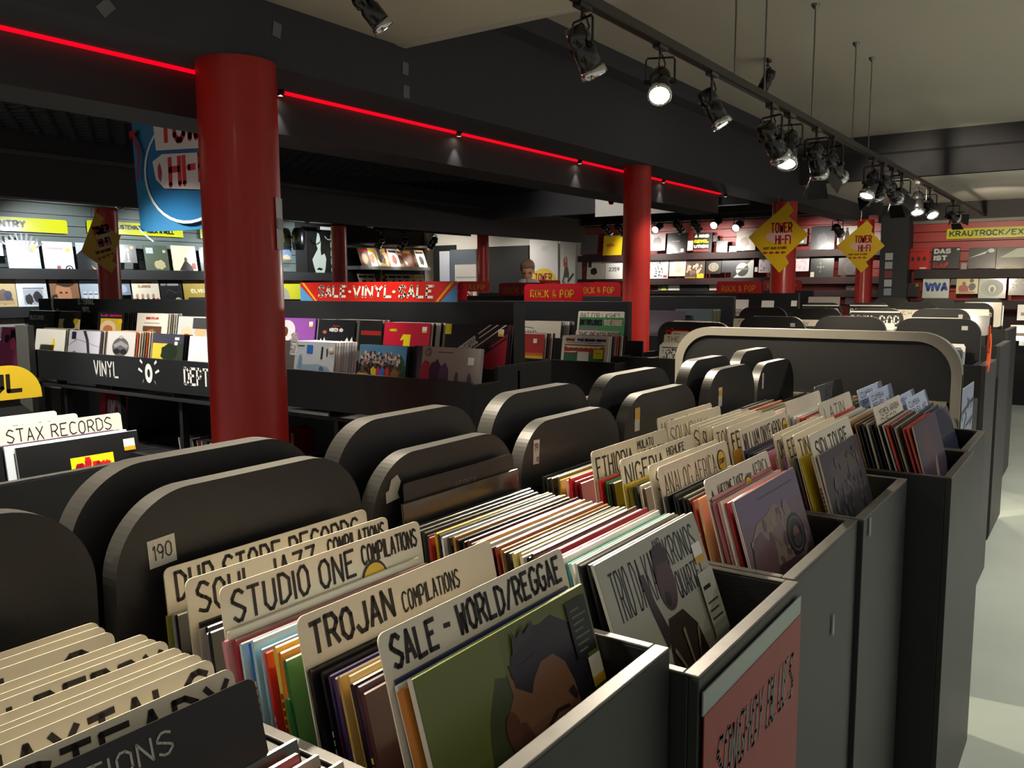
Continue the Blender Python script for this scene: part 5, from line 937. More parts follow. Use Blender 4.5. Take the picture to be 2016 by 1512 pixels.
# magazine rack
a = at(688, 482, 1, 8.6); c = at(828, 486, 1, 8.6); mr = empty('magazine_rack', ((a.x+c.x)/2, 8.6, 0), 'black magazine rack with sloping shelves under small lights', 'rack'); B = ((a.x+c.x)/2, 8.6, 0)
rb('rack_back', (a.x, c.x, 8.66, 8.70, 0, a.z+.02), BLK, B, mr); rb('top_rail', (a.x, c.x, 8.40, 8.66, a.z, a.z+.03), M('#333333', .5), B, mr)
ym = at(745, 500, 1, 8.5).x; rb('upright', (ym-.02, ym+.02, 8.45, 8.66, 0, a.z), M('#4a4a4a', .4), B, mr)
zr = at(750, 524, 1, 8.4).z; zr2 = zr-.36
for z in (zr, zr2): rb('shelf', (a.x, c.x, 8.40, 8.66, z-.05, z), M('#8c8f92', .4), B, mr)
q = random.Random(5)
for k, z in enumerate((zr, zr2)):
    for i in range(9):
        x0 = a.x+.06+i*(c.x-a.x-.25)/8.3
        if abs(x0+.1-ym) < .08: x0 += .05
        o = link('magazine', sleeve_mesh(q.choice(('#d8d0c8', '#e0d8d0', '#c8beb0', '#b84a3c', '#3a3a3a', '#d8b890')), None, .006, .20, .27)); facing(o, (x0, 8.43+.012*(i % 2), z+.002), FA, 22)
        tag(o, 'magazine on the %s shelf of the black rack, %s from the left' % (('upper', 'lower')[k], NTH[i]), 'magazine', 'magazines in the rack'); art(o, [('r', .1, .78, .8, .14, q.choice(('#2a2a2a', '#8a1c1c', '#d8b020'))), ('blob', .5, .4, .3, .3, q.choice(('#5a3a34', '#2a2a30', '#a85040')), i)], .20, .27, dz=.0006)
# back room
XR = 13.85
def flat(a_, b_, X, col, nm, label, cat, rough=.6, spec=None, th=.02):
    p0 = at(*a_, 0, X); p1 = at(*b_, 0, X); W, H = p0.y-p1.y, p0.z-p1.z; o = MB(); o.slab([(0, 0), (W, 0), (W, H), (0, H)], -th, 0, M(col, rough)); o = o.build(nm); facing(o, (X, p0.y, p1.z), FB); tag(o, label, cat)
    if spec: art(o, spec, W, H, dz=.0008)
    return o, W, H
p0, p1 = at(963, 486, 0, 13.7), at(1042, 700, 0, 13.7); struct('door_1', (13.68, 13.9, p1.y, p0.y, 0, p0.z), M('#0b0b0c', .7))
p0, p1 = at(828, 485, 0, 13.88), at(900, 700, 0, 13.88); struct('door_2', (13.86, 13.9, p1.y, p0.y, 0, p0.z), M('#0d0e10', .7))
flat((836, 512), (850, 600), 13.8, '#cfcfd2', 'wall_panel', 'narrow bright panel inside the dark doorway', 'panel')
flat((865, 495), (886, 600), 13.7, '#b8bcc8', 'wall_panel', 'bright pale door edge left of the grey door', 'panel')
gd, W, H = flat((886, 492), (942, 640), 13.6, '#4c5562', 'grey_door', 'blue grey door standing open in the back room', 'door')
b = MB(); b.slab([(.18*W, .3*H), (.95*W, .3*H), (.95*W, .80*H), (.18*W, .80*H)], .001, .006, M('#cfcac6', .5)); o = b.build('door_window', gd); art(o, [('r', .2, .3, .75, .5, '#b8b0ac'), ('t', 'MUSIC', .22, .36, .7, .12, .03, '#a83a34'), ('r', .2, .62, .75, .02, '#8a8a8a')], W, H, 'window_poster', z0=.007)
p = at(948, 473+25, 0, 12.0)
ms, W, H = flat((937, 491), (954, 585), 11.2, '#c9c4c0', 'magazine_sign', 'narrow upright white sign reading MAGAZINE beside a thin red column', 'sign', spec=[('r', .1, .95, .8, .02, '#5a2a3a')]+[('t', ch, .36, .84-.105*i, .30, .07, .009, '#8a2c3c') for i, ch in enumerate('MAGAZINE')])
tp, W, H = flat((1043, 472), (1098, 600), 13.55, '#cfcac8', 'wall_poster', 'white panel with a yellow disc reading TOWER HI-FI behind the man', 'poster', spec=[('e', .5, .33, .46, .23, '#d8b83a'), ('t', 'TOWER', .18, .36, .62, .12, .022, '#a83040'), ('t', 'HI-FI', .34, .21, .36, .12, .022, '#a83040'), ('r', .42, .82, .2, .08, '#b8b2b0')])
gp2, W, H = flat((1103, 474), (1132, 600), 13.4, '#d0cac0', 'wall_poster', 'tall cream poster of a red haired guitar player', 'poster', spec=[('p', [(.25, 0), (.28, .28), (.2, .42), (.3, .58), (.5, .60), (.6, .48), (.55, .3), (.5, .0)], '#4a4a44'), ('e', .38, .68, .10, .07, '#b05048'), ('blob', .36, .66, .14, .10, '#a8443c', 3), ('e', .38, .70, .06, .04, '#c89a88'), ('e', .42, .36, .17, .07, '#c8c4b8'), ('p', [(.5, .38), (.88, .50), (.9, .47), (.52, .34)], '#2a2422'), ('p', [(.2, .42), (.1, .36), (.35, .30), (.36, .33)], '#7a6a5c')])
p = at(992, 468, 0, 12.6); b = MB(); b.lathe([(0, 0), (.06, 0), (.09, -.06), (.06, -.12), (0, -.13)], BODY, 12); o = b.build('dome_camera', None, True); o.location = (12.6, p.y, 2.62); tag(o, 'small black dome under the white ceiling of the back room', 'camera')
for i, (px, py) in enumerate(((838, 483), (893, 485))):
    p = at(px, py, 0, 13.3); b = MB(); b.lathe([(0, 0), (.05, 0), (.05, .02)], LAMP, 12); o = b.build('ceiling_downlight'); o.location = (13.3, p.y, 2.6); tag(o, 'small round light in the back room ceiling, %s one' % ('left', 'right')[i], 'lamp')
beam('spot_light', (7.6, 4.6, 2.6), (9.0, 5.9, 1.5), 40, 60, NEUT, .8, .1); beam('spot_light', (12.6, 9.5, 2.6), (13.6, 9.2, .8), 60, 130, NEUT, .8, .1); beam('spot_light', (12.4, 11.0, 2.6), (13.4, 11.2, 1.5), 60, 130, NEUT, .8, .1)  # first beam: light without a fixture, added to brighten the man
# red walls
XW = 12.74; G1 = 'records on the far red wall'
for k, (q0, q1) in enumerate((((1150, 503), (1700, 494)), ((1150, 551), (1700, 546)), ((1150, 574), (1700, 571)))):
    z = (at(*q0, 0, XW).z+at(*q1, 0, XW).z)/2; s = empty('display_shelf', (XW, 5, z), 'black shelf on the far red wall, %s from the top' % NTH[k], 'shelf')
    rb('shelf_board', (12.62, 12.82, 2.56, 7.46, z-.02, z), BLK, (XW, 5, z), s); rb('shelf_lip', (12.61, 12.62, 2.56, 7.46, z-.09, z+.01), M('#2a0d0e', .6), (XW, 5, z), s)
WR = [((1145, 463), (1178, 462), '#5a5c60', 'plain grey sleeve at the left end of the red wall', []),
 ((1189, 465), (1226, 463), '#d8b818', 'yellow sleeve with an orange scribble on the red wall', [('blob', .4, .55, .25, .1, '#c86a20', 3)]),
 ((1230, 464), (1262, 462), '#d8d0b8', 'pale sleeve hidden behind the bright red column', []),
 ((1281, 461), (1311, 460), '#8a8080', 'misty grey sleeve right of the bright red column', [('blob', .5, .5, .3, .35, '#4a3c40', 3), ('r', 0, .6, .2, .3, '#d8d4d0')]),
 ((1315, 459), (1353, 457), '#1e2022', 'dark square sleeve with an inner frame', [('r', .1, .08, .8, .03, '#8a8a8a'), ('r', .25, .55, .4, .06, '#7a7a7c'), ('r', .72, .06, .16, .16, '#c8c8c4')]),
 ((1354, 474), (1366, 474), '#d8d4c8', 'small cream case left of the A KIND REVOLUTION sleeve', []),
 ((1366, 459), (1403, 457), '#141212', 'black sleeve reading A KIND REVOLUTION', [('t', 'A KIND', .05, .74, .78, .18, .022, '#d8d4cc'), ('t', 'REVOL', .05, .48, .78, .18, .022, '#e0c818'), ('t', 'UTION', .05, .22, .78, .18, .022, '#d8d4cc'), ('r', .05, .06, .8, .09, '#b03028')]),
 ((1404, 463), (1412, 463), '#2a2624', 'narrow dark case right of the A KIND REVOLUTION sleeve', []),
 ((1411, 474), (1433, 474), '#26262a', 'small dark book leaning on the red wall', [('r', .1, .45, .8, .1, '#5a5a60')]),
 ((1436, 484), (1450, 484), '#6a5a58', 'small dim case beside the dark book', []),
 ((1451, 455), (1489, 453), '#9a9088', 'pale sleeve with a brown blot left of the middle column', [('blob', .45, .4, .25, .3, '#6a4c40', 3)]),
 ((1560, 452), (1590, 450), '#6a6a6c', 'grey sleeve right of the middle column', [('r', .4, .1, .4, .3, '#d8d4cc')]),
 ((1598, 447), (1645, 445), '#26242a', 'large dusky sleeve with a faint figure', [('blob', .5, .45, .25, .3, '#3c3a44', 3)]),
 ((1650, 446), (1688, 444), '#b8b4b0', 'white sleeve with three men in dark coats behind the right yellow sign', [('blob', .2, .4, .14, .4, '#2a2426', 3), ('blob', .5, .45, .14, .4, '#2a2426', 4), ('e', .2, .78, .07, .09, '#5a4640'), ('e', .5, .84, .07, .09, '#5a4640')]),
 ((1722, 460), (1736, 460), '#8a7a78', 'narrow sleeve right of the far column', []),
 ((1157, 513), (1192, 512), '#d8d4c8', 'white sleeve with a black profile on the lower red wall shelf', [('blob', .4, .45, .2, .2, '#1c1a1c', 3), ('r', .06, .65, .18, .28, '#1c1a1c'), ('e', .85, .85, .05, .05, '#d8b020')]),
 ((1193, 511), (1228, 510), '#dcdad6', 'white sleeve with dark squiggled signs', [('t', '2359', .2, .40, .6, .2, .012, '#2a2a30')]),
 ((1281, 510), (1317, 509), '#e0deda', 'white sleeve with scribbled ink drawing', [('speck', .2, .1, .5, .75, 26, ['#2a2a2c', '#5a5a5c'], .045, 3), ('r', .75, .05, .2, .12, '#a02838')]),
 ((1319, 510), (1351, 509), '#dcd4c4', 'pale overexposed sleeve on the lower red wall shelf', [('blob', .6, .5, .25, .3, '#c8b8a8', 3)]),
 ((1350, 510), (1389, 508), '#5a4a42', 'brown sleeve with a group of pale figures and yellow label', [('speck', .1, .2, .75, .5, 30, ['#c8a890', '#8a6a5a', '#d8c8b8'], .06, 3), ('r', .62, .05, .34, .22, '#d0b020'), ('r', .05, .03, .5, .1, '#a08030')]),
 ((1391, 508), (1421, 507), '#1c1a18', 'black sleeve with an oval portrait', [('e', .5, .42, .34, .28, '#a08048'), ('e', .5, .42, .26, .22, '#5a7890'), ('e', .5, .42, .12, .16, '#b07a5a')]),
 ((1422, 507), (1441, 507), '#1a1824', 'narrow black sleeve beside the oval portrait', [('r', .1, .84, .7, .08, '#8a8a90')]),
 ((1441, 508), (1485, 506), '#1c1c1c', 'sleeve split in black and white with a round disc', [('p', [(0, 0), (1, 0), (1, 1)], '#b8b8b4'), ('e', .5, .48, .28, .30, '#b8b8b4'), ('p', circ(.5, .48, .28, .30, 12, 220, 400), '#1c1c1c'), ('r', .2, .47, .6, .06, '#6a6a6a')]),
 ((1486, 526), (1492, 526), '#c8c0bc', 'tiny case between the split sleeve and the pale pink one', []),
 ((1495, 506), (1526, 505), '#d0c4cc', 'pale pink sleeve left of the middle column', [('speck', .1, .1, .7, .7, 20, ['#8a8088', '#b8a8b0'], .06, 4)]),
 ((1562, 503), (1594, 502), '#dccad0', 'bright pinkish white sleeve right of the middle column', [('speck', .1, .1, .8, .8, 18, ['#c8b0b8'], .07, 5)]),
 ((1597, 505), (1643, 504), '#22241e', 'dark sleeve with five small symbols', [('r', .4, .45, .08, .14, '#6a6c5c'), ('r', .28, .5, .08, .06, '#6a6c5c'), ('r', .52, .5, .08, .06, '#6a6c5c'), ('r', .4, .64, .06, .1, '#5a5c4c'), ('r', .4, .28, .06, .1, '#5a5c4c'), ('r', .02, .05, .16, .26, '#c8beb0')]),
 ((1652, 506), (1690, 505), '#302822', 'dark brown sleeve with a worn round figure', [('e', .6, .4, .3, .34, '#4a3a2c'), ('e', .6, .4, .24, .28, '#302822')]),
 ((1296, 562), (1315, 562), '#4a6a54', 'small green sleeve above the rock rack', [('e', .6, .5, .35, .4, '#c0b840')]),
 ((1316, 560), (1338, 560), '#dcd8d0', 'small white sleeve above the rock rack', []), ((1339, 555), (1395, 554), '#17171a', 'wide black sleeve low on the red wall', [('r', .3, .3, .2, .1, '#3a3a3c')]), ((1397, 560), (1414, 560), '#a89890', 'small pale pink sleeve low on the red wall', []),
 ((1666, 563), (1692, 562), '#2c1c20', 'dark figure sleeve low by the far column', [('blob', .5, .5, .2, .4, '#5a3034', 3)]), ((1722, 572), (1732, 572), '#2a1c18', 'low dark sleeve with gold lettering', [('r', .1, .3, .8, .3, '#8a6a30')])]
for i, (TL, TR, c2, lb, sp) in enumerate(WR): wallLP(0, XW-.06, TL, TR, c2, lb, sp, G1, lean_=7, asp=1.0 if abs(TL[0]-TR[0]) > 26 else 1.5)
XK = 12.3; G2 = 'records on the right red wall'
for k, (q0, q1) in enumerate((((1780, 533), (2016, 531)), ((1780, 592), (2016, 592)))):
    z = (at(*q0, 0, XK).z+at(*q1, 0, XK).z)/2; s = empty('display_shelf', (XK, 0, z), 'shelf on the right red wall, %s one' % ('upper', 'lower')[k], 'shelf')
    rb('shelf_board', (12.16, 12.36, -2.9, 2.12, z-.02, z), BLK, (XK, 0, z), s); rb('shelf_lip', (12.15, 12.16, -2.9, 2.12, z-.10, z+.01), M('#1c0c0e', .6), (XK, 0, z), s)
WK = [((1779, 490), (1831, 489), '#b8241e', 'red sleeve with four small black figures', [('r', .05, .84, .8, .02, '#2a0a0a')]+[('blob', .16+.22*i, .5, .06, .12, '#2a1010', i) for i in range(4)]+[('r', .66, .02, .24, .08, '#d8c8c0')]),
 ((1837, 488), (1891, 486), '#1a1c1c', 'black sleeve reading DAS IST RAF', [('t', 'DAS', .05, .70, .62, .25, .020, '#cfd0cc'), ('t', 'IST', .05, .38, .50, .25, .020, '#cfd0cc'), ('t', 'RAF', .05, .04, .58, .25, .020, '#a02420'), ('r', .88, .86, .1, .08, '#d0ccc4')]),
 ((1893, 518), (1904, 518), '#8a8e90', 'small grey case between the DAS IST sleeve and the dark pictures', []),
 ((1908, 488), (1962, 487), '#20221e', 'dark glossy sleeve with a painted white reflection', [('p', [(.0, .5), (.55, .78), (.7, .85), (.6, .70)], '#c8d0cc'), ('e', .82, .85, .12, .1, '#c8d0cc')]),  # bright reflection painted in pale colour on the dark cover
 ((1963, 487), (2030, 486), '#3a3c22', 'dark olive glossy sleeve with bright reflections at the right edge', [('p', [(.1, .6), (.6, .95), (1, .98), (1, .6)], '#a8b4a0'), ('blob', .5, .15, .35, .12, '#8a8a3a', 3)]),  # pale shape is a reflection painted into the cover print
 ((1777, 558), (1811, 557), '#202420', 'dark plain sleeve at the left of the lower right wall shelf', [('r', .75, .75, .2, .2, '#a07040')]),
 ((1818, 547), (1870, 546), '#c4ccc4', 'pale green sleeve reading VIVA in blue paint', [('t', 'VIVA', .06, .32, .90, .46, .034, '#2a4a9c', {'jit': .4, 'rnd': True})]),
 ((1872, 547), (1884, 547), '#4a4a3c', 'narrow dark sleeve beside the VIVA one', []),
 ((1884, 546), (1927, 545), '#cfc48c', 'cream sleeve with two painted people in red and black', [('blob', .35, .3, .25, .28, '#a03c28', 3), ('blob', .72, .4, .18, .25, '#2a2224', 5), ('e', .35, .62, .09, .1, '#8a4838'), ('e', .70, .78, .1, .12, '#1c1a1c'), ('p', [(.1, .05), (.9, .05), (.8, .15), (.2, .15)], '#b87048')]),
 ((1928, 547), (1982, 546), '#98a498', 'grey green sleeve with a swirling dark open mouth', [('e', .5, .5, .42, .42, '#8a968a'), ('e', .5, .5, .26, .28, '#788478'), ('e', .5, .45, .14, .2, '#d0d4c8'), ('e', .5, .42, .07, .14, '#2a342c')]),
 ((1987, 546), (2035, 545), '#3a4244', 'dark grey sleeve with scratched white writing at the right edge', [('speck', .08, .3, .85, .5, 30, ['#a8aca8', '#6a706c'], .03, 5)])]
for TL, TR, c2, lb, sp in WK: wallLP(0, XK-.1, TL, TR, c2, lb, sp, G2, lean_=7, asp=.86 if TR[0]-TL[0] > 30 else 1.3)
wall_sign(0, 12.3, (1864, 452), (2160, 438), 19, [('KRAUTROCK/EXPERIMENTAL', .02, .22, .92, .58)], 0, 'yellow green sign reading KRAUTROCK/EXPERIMENTAL on the right red wall', sw=.016)
for i, (px, py, c2) in enumerate(((2004, 600, '#c8ccc8'), (1990, 640, '#b8b0a8'), (2008, 650, '#8a9ab0'))):
    wallLP(0, 12.0, (px, py), (px+36, py), c2, 'record low at the right photo edge below the red wall, %s from the top' % NTH[i], [('r', .2, .3, .6, .2, '#6a5a58')], 'records low on the right')

# ================================================================ hanging signs
def diamond(pts, X, label, rot=0, cx=.5):
    """pts: outline in pixels"""
    P = [at(x, y, 0, X) for x, y in pts]; y0 = max(p.y for p in P); z0 = min(p.z for p in P); W = y0-min(p.y for p in P); H = max(p.z for p in P)-z0
    o = empty('hanging_sign', (X, y0-W/2, z0+H/2), label, 'sign', 'yellow diamond signs'); b = MB(); b.slab([(y0-p.y, p.z-z0) for p in P][::-1], -.006, 0, M('#d8b010', .4)); s = b.build('sign_board', o); facing(s, (0, W/2, -H/2), FB)
    k = {'rot': rot}; 
    art(s, [('e', .52, .52, .22, .09, '#d8b0a8'), ('t', 'TOWER', .38, .57, .36, .15, .014, '#a0182c', k), ('t', 'HI-FI', .46, .40, .26, .14, .014, '#a0182c', k), ('t', 'VISIT OUR STORE', .26, .335, .40, .04, .006, '#7a4a18', k)]
       +[('p', [(.26+.10*i, .29), (.30+.10*i, .315), (.30+.10*i, .30), (.34+.10*i, .30), (.34+.10*i, .28), (.30+.10*i, .28), (.30+.10*i, .265)], '#8a1c18') for i in range(4)], W, H, 'lettering', dz=.0008)
    b = MB(); b.tube([(0, 0, H/2), (0, 0, 2.36-(z0+H/2))], .002, METAL); b.build('hanging_wire', o); return o
shape = [(650, 150), (700, 205), (688, 245), (803, 372), (638, 514), (665, 548), (598, 605), (383, 372)]
diamond([(1560+x/4.42, 400+y/4.42) for x, y in shape], 10.6, 'yellow diamond sign reading TOWER HI-FI, right one of the far pair')
diamond([(1552, 398), (1562, 415), (1552, 425), (1592, 462), (1546, 505), (1553, 518), (1534, 537), (1473, 467)], 8.3, 'yellow diamond sign reading TOWER HI-FI, left one of the far pair')
P3 = [(189, 417), (205, 430), (200, 441), (238, 464), (221, 514), (230, 520), (220, 538), (160, 496)]
P = [at(x, y, 1, 6.9) for x, y in P3]; x0 = min(p.x for p in P); z0 = min(p.z for p in P); W = max(p.x for p in P)-x0; H = max(p.z for p in P)-z0
o = empty('hanging_sign', (x0+W/2, 6.9, z0+H/2), 'dim yellow diamond sign leaning by the thin column at the left wall', 'sign', 'yellow diamond signs'); b = MB(); b.slab([(p.x-x0, p.z-z0) for p in P][::-1], -.006, 0, M('#c09a18', .4)); s = b.build('sign_board', o); facing(s, (-W/2, 0, -H/2), FA)
art(s, [('p', [(.36, .66), (.72, .74), (.80, .48), (.42, .36)], '#b8a078'), ('t', 'TOWER', .32, .60, .44, .15, .020, '#8a2438', {'rot': 15}), ('t', 'HI-FI', .44, .41, .34, .15, .020, '#8a2438', {'rot': 15}), ('t', 'VISIT OUR STORE', .34, .30, .42, .05, .006, '#7a4a18', {'rot': 15})]+[('p', [(.38+.11*i, .23+.03*i), (.42+.11*i, .26+.03*i), (.45+.11*i, .26+.03*i), (.45+.11*i, .22+.03*i), (.42+.11*i, .21+.03*i)], '#8a2020') for i in range(4)], W, H, 'lettering', dz=.0008)
b = MB(); b.tube([(-W*.2, 0, H/2-.04), (-W*.2, 0, 2.2-(z0+H/2))], .002, METAL); b.build('hanging_wire', o)
# blue banner
X = 2.95; a = at(262, 232, 0, X); c = at(470, 447, 0, X); W = a.y-c.y; zt = 2.66; zb1 = at(275, 456, 0, X).z
bn = empty('hanging_banner', (X, (a.y+c.y)/2, zb1), 'blue banner with TOWER HI-FI in red behind the thick red column', 'banner'); H = zt-zb1
n = 10; b = MB(); vs = []; m = M('#28709e', .5)
for i in range(n+1):
    for k in range(6):
        u, v = i/n, k/5; vs.append(((u+(.02*(1-v)**2 if i == 0 else 0))*W, v*H-.01*math.sin(u*3), .012*math.sin(u*9+v*2)))
b.add(vs, [(i*6+k, (i+1)*6+k, (i+1)*6+k+1, i*6+k+1) for i in range(n) for k in range(5)], m); s = b.build('banner_cloth', bn, True); facing(s, (0, W/2, 0), FB)
hv = (at(300, 243, 0, X).z-zb1)/H
def bp(px, py): p = at(px, py, 0, X); return ((a.y-p.y)/W, (p.z-zb1)/H)
def ringp(cx, cy, rx, ry, wd, col, a0, a1, n=24):
    out = []
    for i in range(n):
        t0, t1 = R(a0+(a1-a0)*i/n), R(a0+(a1-a0)*(i+1)/n)
        if cx+rx*math.cos(t0) < .005 or cx+rx*math.cos(t0) > .99: continue
        out.append(('p', [(cx+rx*math.cos(t0), cy+ry*math.sin(t0)), (cx+rx*math.cos(t1), cy+ry*math.sin(t1)), (cx+(rx-wd)*math.cos(t1), cy+(ry-wd)*math.sin(t1)), (cx+(rx-wd)*math.cos(t0), cy+(ry-wd)*math.sin(t0))], col))
    return out
cu, cv = bp(376, 330); ru = abs(bp(290, 330)[0]-cu); rv = abs(bp(376, 441)[1]-cv)
t0 = bp(322, 292); t1 = bp(455, 236); h0 = bp(340, 370); h1 = bp(440, 308)
spec = [('e', cu, cv, ru*1.0, rv*1.0, '#256a9c')]+ringp(cu, cv, ru, rv, .02, '#c8ccd4', 100, 330)+ringp(cu-.02, cv, ru*1.55, rv*1.5, .012, '#a8c0d8', 150, 240)
spec += [('p', [bp(312, 244), bp(455, 230), bp(455, 290), bp(318, 298)], '#d8ccd0'), ('p', [bp(311, 320), bp(330, 305), bp(440, 300), bp(440, 375), bp(335, 372), bp(318, 355)], '#d8ccd0'),
  ('t', 'TOWER', bp(326, 290)[0], bp(326, 290)[1], bp(462, 290)[0]-bp(326, 290)[0], bp(326, 228)[1]-bp(326, 290)[1], .036, '#c8202c', {'rnd': True}),
  ('t', 'HI-FI', bp(344, 372)[0], bp(344, 372)[1], bp(440, 372)[0]-bp(344, 372)[0], bp(344, 306)[1]-bp(344, 372)[1], .036, '#c8202c', {'rnd': True}),
  ('p', [bp(265, 262), bp(278, 256), bp(280, 262), bp(276, 264), bp(288, 300), bp(284, 360), bp(281, 358), bp(283, 302), bp(271, 270), bp(268, 278)], '#a02438')]
spec += [('p', [bp(322, 330), bp(326, 322), bp(330, 340), bp(328, 360), bp(323, 350)], '#a83a4c')]
art(s, spec, W, H, 'lettering', z0=.016, dz=.0006)
b = MB(); b.tube([(0, -W/2, H), (0, W/2, H)], .008, METAL); b.build('banner_rod', bn)
# white sign under the beam at the far right of the mesh ceiling
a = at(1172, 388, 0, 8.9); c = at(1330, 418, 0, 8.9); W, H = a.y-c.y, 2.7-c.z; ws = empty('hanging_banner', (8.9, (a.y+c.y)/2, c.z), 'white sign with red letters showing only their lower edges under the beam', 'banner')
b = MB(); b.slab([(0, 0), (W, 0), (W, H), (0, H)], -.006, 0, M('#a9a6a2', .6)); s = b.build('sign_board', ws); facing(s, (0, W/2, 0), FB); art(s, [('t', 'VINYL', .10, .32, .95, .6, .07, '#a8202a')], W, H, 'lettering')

# ================================================================ the man between the racks
def skin_body(name, pts, edges, root=0, parent=None, mat=None, sub=2):
    me = bpy.data.meshes.new(name); me.from_pydata([p[:3] for p in pts], edges, []); o = link(name, me, parent); me.materials.append(mat)
    md = o.modifiers.new('skin', 'SKIN'); md.use_smooth_shade = True
    for i, p in enumerate(pts):
        sv = me.skin_vertices[0].data[i]; r = p[3]; sv.radius = (r if isinstance(r, tuple) else (r, r)); sv.use_root = (i == root)
    s = o.modifiers.new('subdiv', 'SUBSURF'); s.levels = sub; s.render_levels = sub; return o
hp = at(1042, 540, 0, 8.95); man = empty('person', (hp.x, hp.y, 0), 'man in dark jacket and grey scarf looking down among the racks', 'person')
man.rotation_euler = (0, 0, R(215-180+0)); zt = at(1042, 515, 0, 8.95).z; sc_ = zt/1.74; man.scale = (sc_, sc_, sc_); man.rotation_euler = (0, 0, R(200))
# local +x is his facing direction
SK = M('#b98468', .5)
pts = [(0, 0, .93, (.15, .12)), (0, 0, 1.08, (.15, .11)), (.01, 0, 1.26, (.18, .12)), (.02, 0, 1.40, (.15, .10)), (.04, 0, 1.48, (.06, .06)), (.07, 0, 1.53, (.052, .055)),
 (.02, .17, 1.40, .065), (.02, .22, 1.16, .05), (.20, .20, 1.00, .038), (.26, .19, .97, .025), (.02, -.17, 1.40, .065), (.02, -.22, 1.16, .05), (.20, -.20, 1.00, .038), (.26, -.19, .97, .025),
 (0, .09, .86, .10), (.02, .10, .50, .065), (0, .11, .09, .045), (.14, .12, .04, .04), (0, -.09, .86, .10), (.02, -.10, .50, .065), (0, -.11, .09, .045), (.14, -.12, .04, .04)]
ed = [(0, 1), (1, 2), (2, 3), (3, 4), (4, 5), (3, 6), (6, 7), (7, 8), (8, 9), (3, 10), (10, 11), (11, 12), (12, 13), (0, 14), (14, 15), (15, 16), (16, 17), (0, 18), (18, 19), (19, 20), (20, 21)]
skin_body('body', pts, ed, 0, man, M('#1d1c22', .8))
for s in (1, -1):
    hps = [(.26, .19*s, .97, .026), (.31, .19*s, .955, .03), (.34, .19*s, .95, .022)]; he = [(0, 1), (1, 2)]
    for k, (dy, L) in enumerate(((-.028, .055), (-.009, .068), (.010, .064), (.028, .05))):
        n = len(hps); hps += [(.345, .19*s+dy, .948, .009), (.345+L*.6, .19*s+dy*1.1, .935, .0085), (.345+L, .19*s+dy*1.1, .915, .007)]; he += [(2, n), (n, n+1), (n+1, n+2)]
    n = len(hps); hps += [(.30, .19*s-s*.035, .95, .010), (.335, .19*s-s*.05, .935, .009)]; he += [(1, n), (n, n+1)]
    skin_body('hand', hps, he, 0, man, SK)
hd = bpy.data.objects.new('head_joint', None)
b = MB(); rings = []
NS = 16
prof = [(-.115, .035, .03, .035), (-.10, .058, .045, .03), (-.075, .072, .055, .022), (-.045, .082, .063, .012), (-.015, .088, .070, .004), (.015, .092, .074, 0), (.05, .094, .076, -.004), (.085, .085, .070, -.008), (.11, .062, .052, -.010), (.122, .03, .026, -.012)]
vs = []
for z, rx, ry, ox in prof:
    for k in range(NS):
        t = 2*math.pi*k/NS; x = ox+rx*math.cos(t); y = ry*math.sin(t)
        if k == 0: x += {-.015: .020, -.045: .012, .015: .010, -.075: .006, -.10: .008}.get(z, 0)
        if k in (1, NS-1) and z == .015: x -= .008
        vs.append((x, y, z))
fs = [(i*NS+k, i*NS+(k+1) % NS, (i+1)*NS+(k+1) % NS, (i+1)*NS+k) for i in range(len(prof)-1) for k in range(NS)]+[tuple(range(NS))[::-1], tuple(range(len(vs)-NS, len(vs)))]
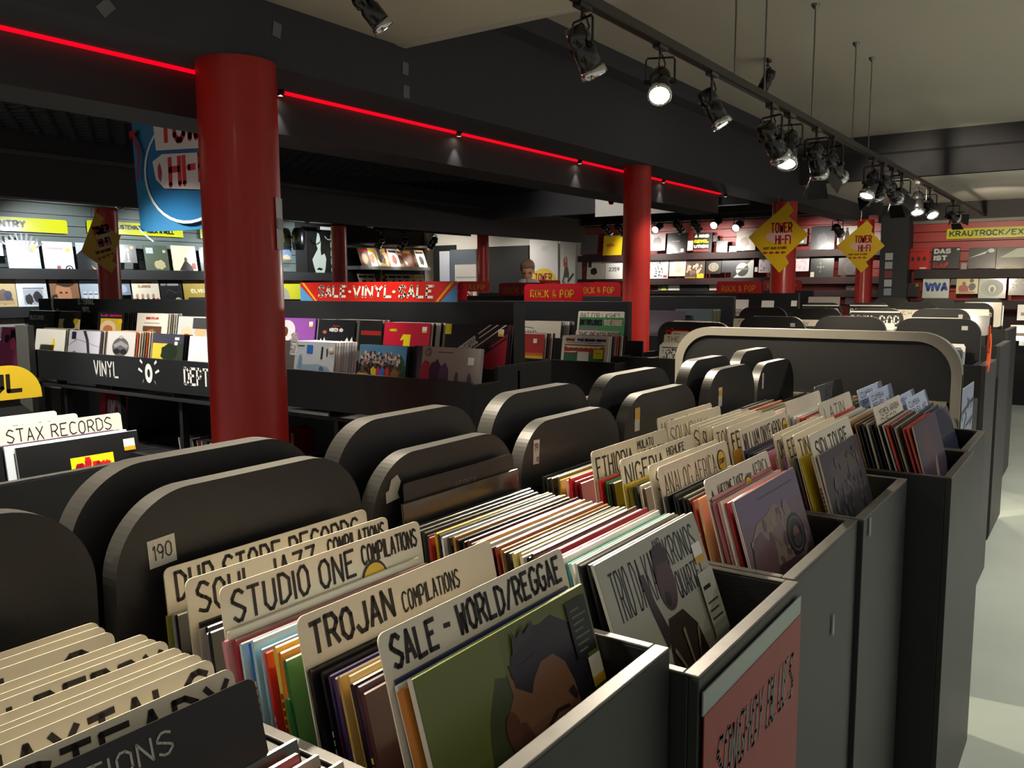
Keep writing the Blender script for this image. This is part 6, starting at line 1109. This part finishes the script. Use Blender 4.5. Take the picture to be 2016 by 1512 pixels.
b.add(vs, fs, SK); head = b.build('head', man, True); head.location = (.085, 0, 1.625); head.rotation_euler = (0, R(28), R(12)); s_ = head.modifiers.new('s', 'SUBSURF'); s_.levels = 1; s_.render_levels = 1
b = MB()
for s in (1, -1):
    b.add([(x+.078, y+s*.030, z+.006) for x, y, z in [(0, -.014, 0), (.006, 0, -.005), (0, .014, 0), (.006, 0, .005)]], [(0, 1, 2, 3)], M('#2a1c18', .4))
    b.box(.076, .092, s*.030-.018, s*.030+.018, .022, .028, M('#6a4a38', .8))
b.box(.078, .098, -.022, .022, -.068, -.061, M('#8a4a40', .6)); b.build('face_features', head)
b = MB()
for s in (1, -1): b.slab([(px*.022, py*.034) for px, py in circ(0, 0, 1, 1, 10)], -.006, .006, SK)
e_ = b.build('ear', head); e_.rotation_euler = (R(90), 0, 0); e_.location = (-.005, .078, -.005); e2 = e_.copy(); C.objects.link(e2); e2.location = (-.005, -.078, -.005)
b = MB(); q = random.Random(3); hv_ = []
pr2 = [(.02, .100, .082, -.022), (.055, .103, .084, -.014), (.09, .098, .080, -.008), (.118, .078, .064, -.006), (.136, .035, .03, -.006)]
for z, rx, ry, ox in pr2:
    for k in range(NS):
        t = 2*math.pi*k/NS; j = q.uniform(.97, 1.07); front = math.cos(t) > .55 and z < .06; hv_.append((ox+rx*math.cos(t)*j*(.80 if front else 1), ry*math.sin(t)*j, z*(1 if not front else 1.0)+q.uniform(-.004, .006)))
for k in range(NS): pass
b.add(hv_, [(i*NS+k, i*NS+(k+1) % NS, (i+1)*NS+(k+1) % NS, (i+1)*NS+k) for i in range(4) for k in range(NS)]+[tuple(range(4*NS, 5*NS))], M('#6b5644', .9, noise=.2, scale=60)); b.build('hair', head, True)
b = MB(); b.tube([(.03+.095*math.cos(t), .105*math.sin(t), 1.475+.02*math.cos(t)) for t in [i*.63 for i in range(11)]], .042, M('#8a8688', .95, noise=.15, scale=40), 8); b.tube([(.10, -.05, 1.46), (.14, -.06, 1.38), (.15, -.06, 1.24)], .035, M('#8a8688', .95, noise=.15, scale=40), 8); b.build('scarf', man, True)

tag(JOIN.build('record_stacks'), 'further record sleeves filed edge to edge in the racks and farther bins', 'records', kind='stuff')
